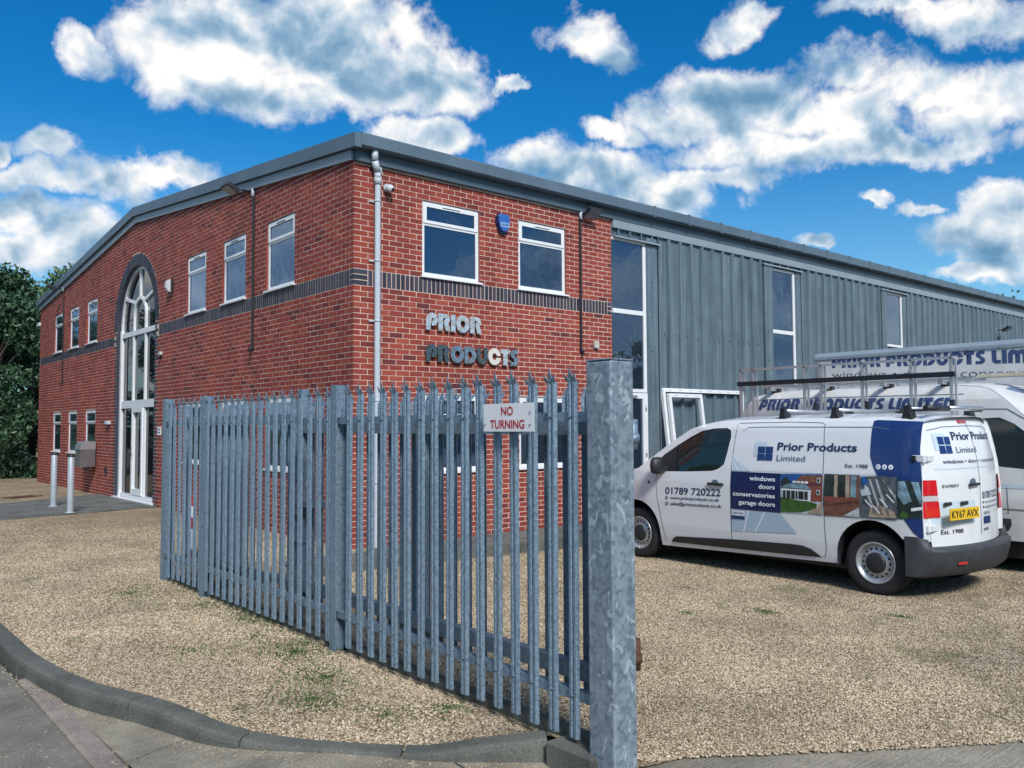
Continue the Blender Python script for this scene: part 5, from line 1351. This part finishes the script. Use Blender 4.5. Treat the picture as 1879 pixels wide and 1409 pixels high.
text_on('lettering', 'CERTASS', -.06, -.25, .82, .030, Rr2, 'navy', V1, .01); KR('badge', rc(-.25,-.06,.725,.80), 'navy')
text_on('lettering', 'EXPERT', .64, .40, 1.125, .030, Rr2, 'inkblack', V1, .006)
text_on('lettering', '000', -.05, -.18, .655, .03, Rr2, 'inkblack', V1, .01)
# roof bars
for k, u in enumerate((1.15, .50, -.30)):
    t = empty('roof_bar', (0, 0, 0)); t.parent = V1
    MB().tube((u, -.74, 1.925), (u, .74, 1.925), .016, 10).o('bar', 'alu', t)
    for sg_ in (1, -1):
        MB().prism([(-.055,-.02),(.055,-.02),(.03,.07),(-.03,.07)], .64, .76, lambda a, b, h: (u+a, sg_*h, 1.835+b)).o('foot', 'blk', t, bevel=.004)
        MB().box(u-.03, u+.03, sg_*.76, sg_*.70, 1.905, 1.955).o('end_cap', 'blk', t)
    for l in ((-.28,) if k == 2 else (.05, -.5)[:1]): MB().box(u-.022, u+.022, l-.012, l+.012, 1.93, 2.03).o('load_stop', 'blk', t)
t = empty('ladder_roller', (0, 0, 0)); t.parent = V1
MB().tube((-.47, .70, 1.925), (-.47, .20, 1.925), .030, 14).o('grip', 'blk', t); MB().tube((-.47, .20, 1.93), (-.47, -.62, 1.93), .026, 14).o('roller_tube', 'alu', t)
for l in (.66, -.58): MB().box(-.48, -.30, l-.015, l+.015, 1.895, 1.915).o('roller_arm', 'blk', t)

# ------------------------------------------------------------------ second van: high roof, glass rack on its side, nose to the road
V2 = empty('high_roof_van', (6.32, -3.35, -.25), rad(-90), 'high roofed white van with a glass rack on its side, behind the small van', 'van')
T2x = [-.98,-.94,-.80,-.6,2.1,2.35,2.5,2.67,2.9,3.15,3.4,3.9,4.3,4.42,4.47]
T2z = [1.9,2.10,2.24,2.29,2.30,2.28,2.24,2.12,1.90,1.60,1.34,1.22,1.04,.85,.5]
def top2(u): return interp(u, T2x, T2z)
def lat2(u, z):
    b = interp(z, [.2,.5,.9,1.2,1.7,2.1,2.2,2.30], [.98,1.00,1.02,1.00,.965,.91,.86,.78])
    if u > 2.8: b -= .30*((u-2.8)/1.67)**2.2
    if u < -.85: b -= .06*((-.85-u)/.13)**2
    return b
def v2s(sg_, off=0.): return lambda u, z: (u, sg_*(lat2(u, z)+off), z)
a2r = [(.42*math.cos(t), .37+.42*math.sin(t)) for t in np.linspace(math.pi, 0, 14)]
a2f = [(3.46+.42*math.cos(t), .37+.42*math.sin(t)) for t in np.linspace(math.pi, 0, 14)]
s2 = [(-.97,.42)]+a2r+[(.5,.42),(3.0,.42)]+a2f+[(3.95,.3),(4.3,.32),(4.42,.5),(4.42,.83),(4.3,1.02),(3.9,1.19),(3.4,1.31),(3.15,1.58),(2.9,1.88),(2.67,2.10),(2.5,2.22),(2.35,2.26),(2.1,2.28),(1,2.285),(0,2.285),(-.6,2.27),(-.80,2.22),(-.93,2.08),(-.97,1.9)]
w2 = [(2.41,1.865),(2.62,1.875),(2.78,1.80),(2.95,1.66),(3.15,1.46),(3.24,1.34),(3.20,1.27),(2.89,1.265),(2.53,1.295)]
for sg_ in (1, -1):
    sheet('body_side', s2, [w2], v2s(sg_), 'paint2', V2, grid=.1)
    sheet('side_window', [(2.85+(u-2.85)*1.02, 1.56+(z-1.56)*1.03) for u, z in w2], [], v2s(sg_, -.012), 'vglass', V2, grid=.2)
def across2(us, m_, name, zoff=0, inset=0., grid=14):
    mb = MB(); rows = []
    for u in us:
        zt = top2(u)-.015; hl = lat2(u, zt)-inset; row = []
        for k in range(grid+1):
            t = -1+2*k/grid; row.append((u+.14*(1-t*t)*min(1, max(0, (u-2.4)/.6)), t*hl, zt+.055*(1-abs(t)**3)+zoff))
        rows.append(mb.vs(row))
    for a, b in zip(rows, rows[1:]):
        for k in range(grid): mb.f.append((a+k, a+k+1, b+k+1, b+k))
    return mb.o(name, m_, V2, smooth=True)
across2([-.97,-.93,-.86,-.80,-.6,-.3,0,.5,1,1.5,2.1,2.35], 'paint2', 'roof'); across2([2.35,2.5,2.67,2.9,3.15,3.4], 'paint2', 'windscreen_surround')
def screenf(N, b, pos, geo):
    gl_ = N.n('ShaderNodeBsdfGlossy', {'Color': (.9,.95,1,1), 'Roughness': .03}); N.l.new(N.n('ShaderNodeMixShader', {0: .6, 1: b.outputs[0], 2: gl_.outputs[0]}).outputs[0], N.t.nodes['Material Output'].inputs[0])
M_['screen'] = mat('sky_reflecting_windscreen', (.35,.38,.40), .2, fn=screenf)
across2([2.42,2.55,2.7,2.9,3.1,3.28], 'screen', 'windscreen', .008, .09); across2([3.4,3.6,3.9,4.1,4.3,4.42], 'paint2', 'bonnet')
m = MB(); m.box(-.975, -.96, -.93, .93, .35, 2.0); m.o('rear_doors', 'paint2', V2); MB().box(4.32, 4.54, -.85, .85, .25, .82).o('front_bumper', 'dgrey', V2, bevel=.04)
MB().box(-.9, 3.9, -.85, .85, .2, .4).o('underbody', 'blk', V2)
for u in (0, 3.46):
    for sg_ in (1, -1): wheel(V2, u, sg_*.84, sg_, r=.345)
def K2(name, poly, m_, off=.004): return sheet(name, poly, [], v2s(-1, off), m_, V2, grid=.1)
def line2(pts, w, m_, name='panel_gap'):
    P = []
    for i, (a, b) in enumerate(pts):
        a0, b0 = pts[max(i-1, 0)]; a1, b1 = pts[min(i+1, len(pts)-1)]; d = Vector((a1-a0, b1-b0)).normalized(); n = Vector((-d.y, d.x))*w/2; P.append(((a+n.x, b+n.y), (a-n.x, b-n.y)))
    K2(name, [p[0] for p in P]+[p[1] for p in P][::-1], m_)
line2([(2.31,1.98),(2.7,1.975),(2.9,1.85),(3.2,1.55),(3.36,1.32)], .012, 'inkgrey'); line2([(2.33,1.96),(2.30,1.5),(2.33,.9),(2.36,.45)], .010, 'inkgrey')
line2([(-.8,2.17),(0,2.18),(2.2,2.17)], .010, 'inkgrey', 'pressing'); line2([(-.8,1.84),(0,1.84),(2.25,1.845)], .010, 'inkgrey', 'pressing')
line2([(-.8,1.07),(0,1.07),(3.0,1.06)], .05, 'pale2', 'pressing')
line2([(2.62,1.07),(2.70,1.07),(2.71,.74),(2.60,.73),(2.61,1.07)], .008, 'inkgrey', 'flap_gap'); K2('side_moulding', [(1.2,.53),(2.70,.53),(2.74,.60),(2.74,.68),(1.2,.70)], 'dgrey', .018)
for (c, o, hs) in deco_text('PRIOR PRODUCTS LIMITED', -.70, 2.13, 2.02-.0, .165, None, gap=.07, space=.38, slant=.18, b0e=1.965):
    loops = sheet('lettering', o, hs, v2s(-1, .006), 'faded', V2, grid=.1)
# glass carrying rack
RK = empty('glass_rack', (0, 0, 0)); RK.parent = V2
def rx(y): return -(y+3.35)
ry = -(6.32-5.15)
for y in (-2.52,-2.73,-3.56,-3.81,-4.40,-5.04,-5.53):
    MB().box(rx(y)-.022, rx(y)+.008, ry-.02, ry+.02, 1.88, 2.62).o('upright', 'alu', RK); MB().box(rx(y)+.022, rx(y)+.045, ry+.02, ry+.05, 1.88, 2.60).o('upright', 'alu', RK)
a, b = rx(-2.50), rx(-5.56)
MB().box(a, b, ry-.02, ry+.015, 2.60, 2.632).o('rail', 'alu', RK); MB().box(a, b, ry-.02, ry+.015, 1.88, 1.905).o('rail', 'alu', RK)
MB().box(a-.02, b+.02, ry-.055, ry-.022, 2.375, 2.44).o('rubber_rail', 'inkblack', RK)
for l in (-.6, -.2): MB().box(a, b, l, l+.05, 2.36, 2.40).o('roof_rail', 'alu', RK)
for u in (-.5, .35, 1.2, 1.95): MB().box(u-.03, u+.03, -.95, .85, 2.30, 2.36).o('cross_bar', 'alu', RK); MB().box(u-.06, u+.06, -.80, -.72, 2.28, 2.34).o('bracket', 'blk', RK)
t = empty('timber_plank', (6.0, -6.2, 2.14), 0, 'pale timber plank lying on the roof of the high roofed van', 'plank')
MB().box(-.09, .09, -1.2, .65, 0, .045).o('plank', 'wood', t, bevel=.005)

# ------------------------------------------------------------------ box van
V3 = empty('box_van', (9.1, -3.6, -.25), rad(-90), 'white box van with PRIOR PRODUCTS LIMITED along its tall body, behind the other two vans', 'van')
b0, b1, bz0, bz1 = -1.42, 2.70, .80, 3.03
MB().box(b0, b1, -1.1, 1.1, bz0, bz1-.10).o('box_body', 'paint2', V3, bevel=.01)
m = MB(); m.prism([(-1.12,bz1-.12),(-1.12,bz1-.05),(-1.06,bz1+.0),(-.98,bz1+.02),(.98,bz1+.02),(1.06,bz1),(1.12,bz1-.05),(1.12,bz1-.12)], b0-.10, b1+.05, lambda a, b, h: (h, a, b)); m.o('roof_cap', 'fascialt', V3, bevel=.015)
m = MB()
for k in range(9): m.tube((b0+.2+k*.45, -1.121, bz1-.10), (b0+.2+k*.45, -1.128, bz1-.10), .012, 8)
m.o('rivets', 'inkgrey', V3)
MB().box(b0-.02, b0+.04, -1.115, -1.05, bz0, bz1-.12).o('corner_trim', 'alu', V3); MB().box(b0, b1, -1.112, -1.10, bz0, bz0+.10).o('side_rail', 'alu', V3)
f3 = lambda u, z: (u, -1.1035, z)
for (c, o, hs) in deco_text('PRIOR PRODUCTS LIMITED', -1.18, 2.47, 2.775, .20, None, gap=.08, space=.36, b0e=2.665):
    sheet('lettering', o, hs, f3, 'faded', V3)
text_on('lettering', 'windows • doors • conservatories', -1.18, 2.50, 2.60, .125, f3, 'inkgrey', V3, -.006, b0e=2.46)
MB().box(2.2, 3.9, -.95, .95, .5, 1.1).box(2.2, 3.3, -.92, .92, 1.1, 2.0).o('cab', 'paint2', V3, bevel=.12)
MB().box(3.28, 3.32, -.8, .8, 1.25, 1.9).o('windscreen', 'vglass', V3); MB().box(b0, 2.3, -.5, .5, .45, .8).o('chassis', 'blk', V3)
for u in (-.2, 3.1):
    for sg_ in (1, -1): wheel(V3, u, sg_*.86, sg_, r=.36)

# ------------------------------------------------------------------ trees and weeds
def tree_meshes(seed, h, rr, n, trunk_h, spread=1., mleaf='leafm', leaf=.11, zlo=.12, clumps=26):
    rg = random.Random(seed); nr = np.random.RandomState(seed)
    cl = []
    for _ in range(clumps):
        zz = rg.uniform(zlo, 1.)**.9; a = rg.uniform(0, 2*math.pi); env = rr*math.sin(math.pi*min(.97, .18+.80*zz))**.7
        q = env*math.sqrt(rg.random())*.95
        cl.append((q*math.cos(a), q*math.sin(a), zz*h*.93, rg.uniform(.16, .30)*rr*spread+.12))
    V = []; F = []
    w = np.array([c[3]**2 for c in cl]); w /= w.sum(); idx = nr.choice(len(cl), n, p=w)
    for k in idx:
        cx, cy, cz, cr = cl[k]
        d = nr.normal(size=3); d /= np.linalg.norm(d); rad_ = cr*(nr.rand()**.35)*(1+.25*nr.normal()*.5); p = np.array((cx, cy, cz))+d*rad_*np.array((1, 1, .75))
        if p[2] < .1: p[2] = .1+nr.rand()*.3
        a = nr.normal(size=3); a /= np.linalg.norm(a); b = np.cross(a, nr.normal(size=3)); b /= np.linalg.norm(b)
        s = leaf*(.6+.8*nr.rand()); i = len(V)
        V += [tuple(p-a*s), tuple(p+b*s*.45), tuple(p+a*s), tuple(p-b*s*.45)]; F.append((i, i+1, i+2, i+3))
    me = bpy.data.meshes.new('crown'); me.from_pydata(V, [], F); me.materials.append(M_[mleaf])
    tb = MB(); tb.tube((0, 0, -.2), (0, 0, trunk_h), rr*.075, 10, rr*.045)
    for c in cl[:14]:
        m0 = Vector((0, 0, min(trunk_h, c[2]*.6))); tb.tube(m0, Vector(c[:3]), rr*.028, 6, rr*.008)
    tb.tube((0, 0, trunk_h), (0, 0, h*.85), rr*.045, 8, rr*.01)
    tm = tb.me('trunk'); tm.materials.append(M_['bark']); return me, tm
def put_tree(name, meshes, loc, rz, sc, label, cat='tree', group=None):
    t = empty(name, loc, rz, label, cat, group); t.scale = (sc, sc, sc) if not isinstance(sc, tuple) else sc
    link('crown', meshes[0], None, t); link('trunk', meshes[1], None, t); return t
ev = tree_meshes(3, 8.0, 2.1, 26000, 3., mleaf='leafd', leaf=.085, zlo=.03, clumps=60)
put_tree('evergreen_tree', ev, (-1.1, 22.0, -.25), 0, 1., 'dense dark evergreen tree beyond the far corner of the gable', 'tree')
bd = tree_meshes(5, 8.6, 3.0, 15000, 3.5, leaf=.10, clumps=34)
put_tree('broadleaf_tree', bd, (2.4, 27.5, -.25), 1.2, .98, 'lighter green tree rising behind the evergreen and the gable roof', 'tree')
put_tree('evergreen_tree', ev, (-4.3, 20.6, -.25), 2.2, (.9,.9,.82), 'dark evergreen tree left of the gable at the edge of the picture', 'tree')
put_tree('evergreen_tree', ev, (.9, 24.5, -.25), 4.0, (.95,.95,.86), 'dark evergreen tree half hidden by the far corner of the gable', 'tree')
sp = tree_meshes(21, 8.6, 2.6, 700, 3.5, leaf=.13, clumps=34, spread=1.5)
put_tree('bare_tree', sp, (62, 13.5, -.25), .4, 1.44, 'thinly leaved tree whose topmost twigs show above the long roof', 'tree')
# trees across the road, seen as reflections in the panes
rt2 = tree_meshes(9, 8.5, 3.4, 9000, 3., leaf=.16, clumps=30)
n_ = 0
for x, y, s in ((-9,-27,.95),(-3,-29,.85),(4,-27,1.),(10.5,-29,.9),(17,-27,1.05),(24,-28,.9),(31,-29,1.1),(39,-28,1.),(-24,2,1.),(-26,9,1.15),(-25,16,1.05),(-27,23,1.2),(-26,31,1.25),(-25,-6,.95),(-22,-14,.9),(-16,-23,1.)):
    put_tree('broadleaf_tree', rt2, (x, y, -.25), R.uniform(0, 6), s, 'leafy tree standing across the road from the building', 'tree', 'trees across the road')
# weeds growing through the gravel
V = []; F = []
patches = [(-3.0,-4.9,.22,150),(-3.25,-5.25,.18,120),(-2.85,-4.2,.2,120),(-2.75,-3.0,.25,130),(-2.8,-2.2,.3,160),(-3.1,-1.2,.3,120),(-3.4,-3.7,.2,60),(-3.05,-5.75,.12,60),(1.2,-5.4,.07,60),(.6,-5.0,.06,25),(-2.9,-3.6,.2,90),(-4.0,4.6,.5,120),(-2.2,12.9,.4,120),(1.6,-4.2,.05,20),(2.0,-6.3,.05,20),(-1.9,-6.4,.08,40),(-2.75,-5.9,.1,60)]
for cx, cy, rr, n in patches:
    for _ in range(n*6):
        a = R.uniform(0, 6.28); q = rr*1.7*abs(R.gauss(0, .6)); x = cx+q*math.cos(a); y = cy+q*math.sin(a)*1.4; z = yard_z(x, y)
        hh = R.uniform(.006, .020); b = R.uniform(0, 6.28); w = R.uniform(.004, .009); i = len(V); lx, ly = R.uniform(-.014, .014), R.uniform(-.014, .014)
        V += [(x-w*math.cos(b), y-w*math.sin(b), z), (x+w*math.cos(b), y+w*math.sin(b), z), (x+lx, y+ly, z+hh)]; F.append((i, i+1, i+2))
me = bpy.data.meshes.new('weeds'); me.from_pydata(V, [], F); tag(link('weeds', me, 'grass'), 'low green weeds and moss growing through the gravel', 'weeds', kind='stuff')
# loose chips spilled over the kerb onto the concrete and road
ch = MB()
for k in range(900):
    s = R.uniform(s_of(-2.2), cum[-1]); p, nn = kfr(s); d = -abs(R.gauss(0, .05))-.01
    if R.random() < .25: d = -R.uniform(.02, .9)
    x, y = p.x+nn.x*d, p.y+nn.y*d
    if R.random() < .05: x, y = R.uniform(-4.9, -4.45), R.uniform(-6., -3)
    if x < -4.45: z = -.163
    elif -4.44 < x < -4.30 and y < -3.3: z = -.140
    else: z = slab_z(x, y)+.001
    r = R.uniform(.004, .010); i = len(ch.v)
    a = R.uniform(0, 6.28); c_, s_ = math.cos(a)*r, math.sin(a)*r
    ch.v += [(x+c_, y+s_, z), (x-s_*.7, y+c_*.7, z), (x-c_, y-s_, z), (x+s_*.7, y-c_*.7, z), (x, y, z+r*.8)]
    ch.f += [(i, i+1, i+4), (i+1, i+2, i+4), (i+2, i+3, i+4), (i+3, i, i+4)]
tag(ch.o('spilled_chips', 'chip' if 'chip' in M_ else 'wood'), 'loose gravel chips spilled along the kerb', 'gravel', kind='stuff')
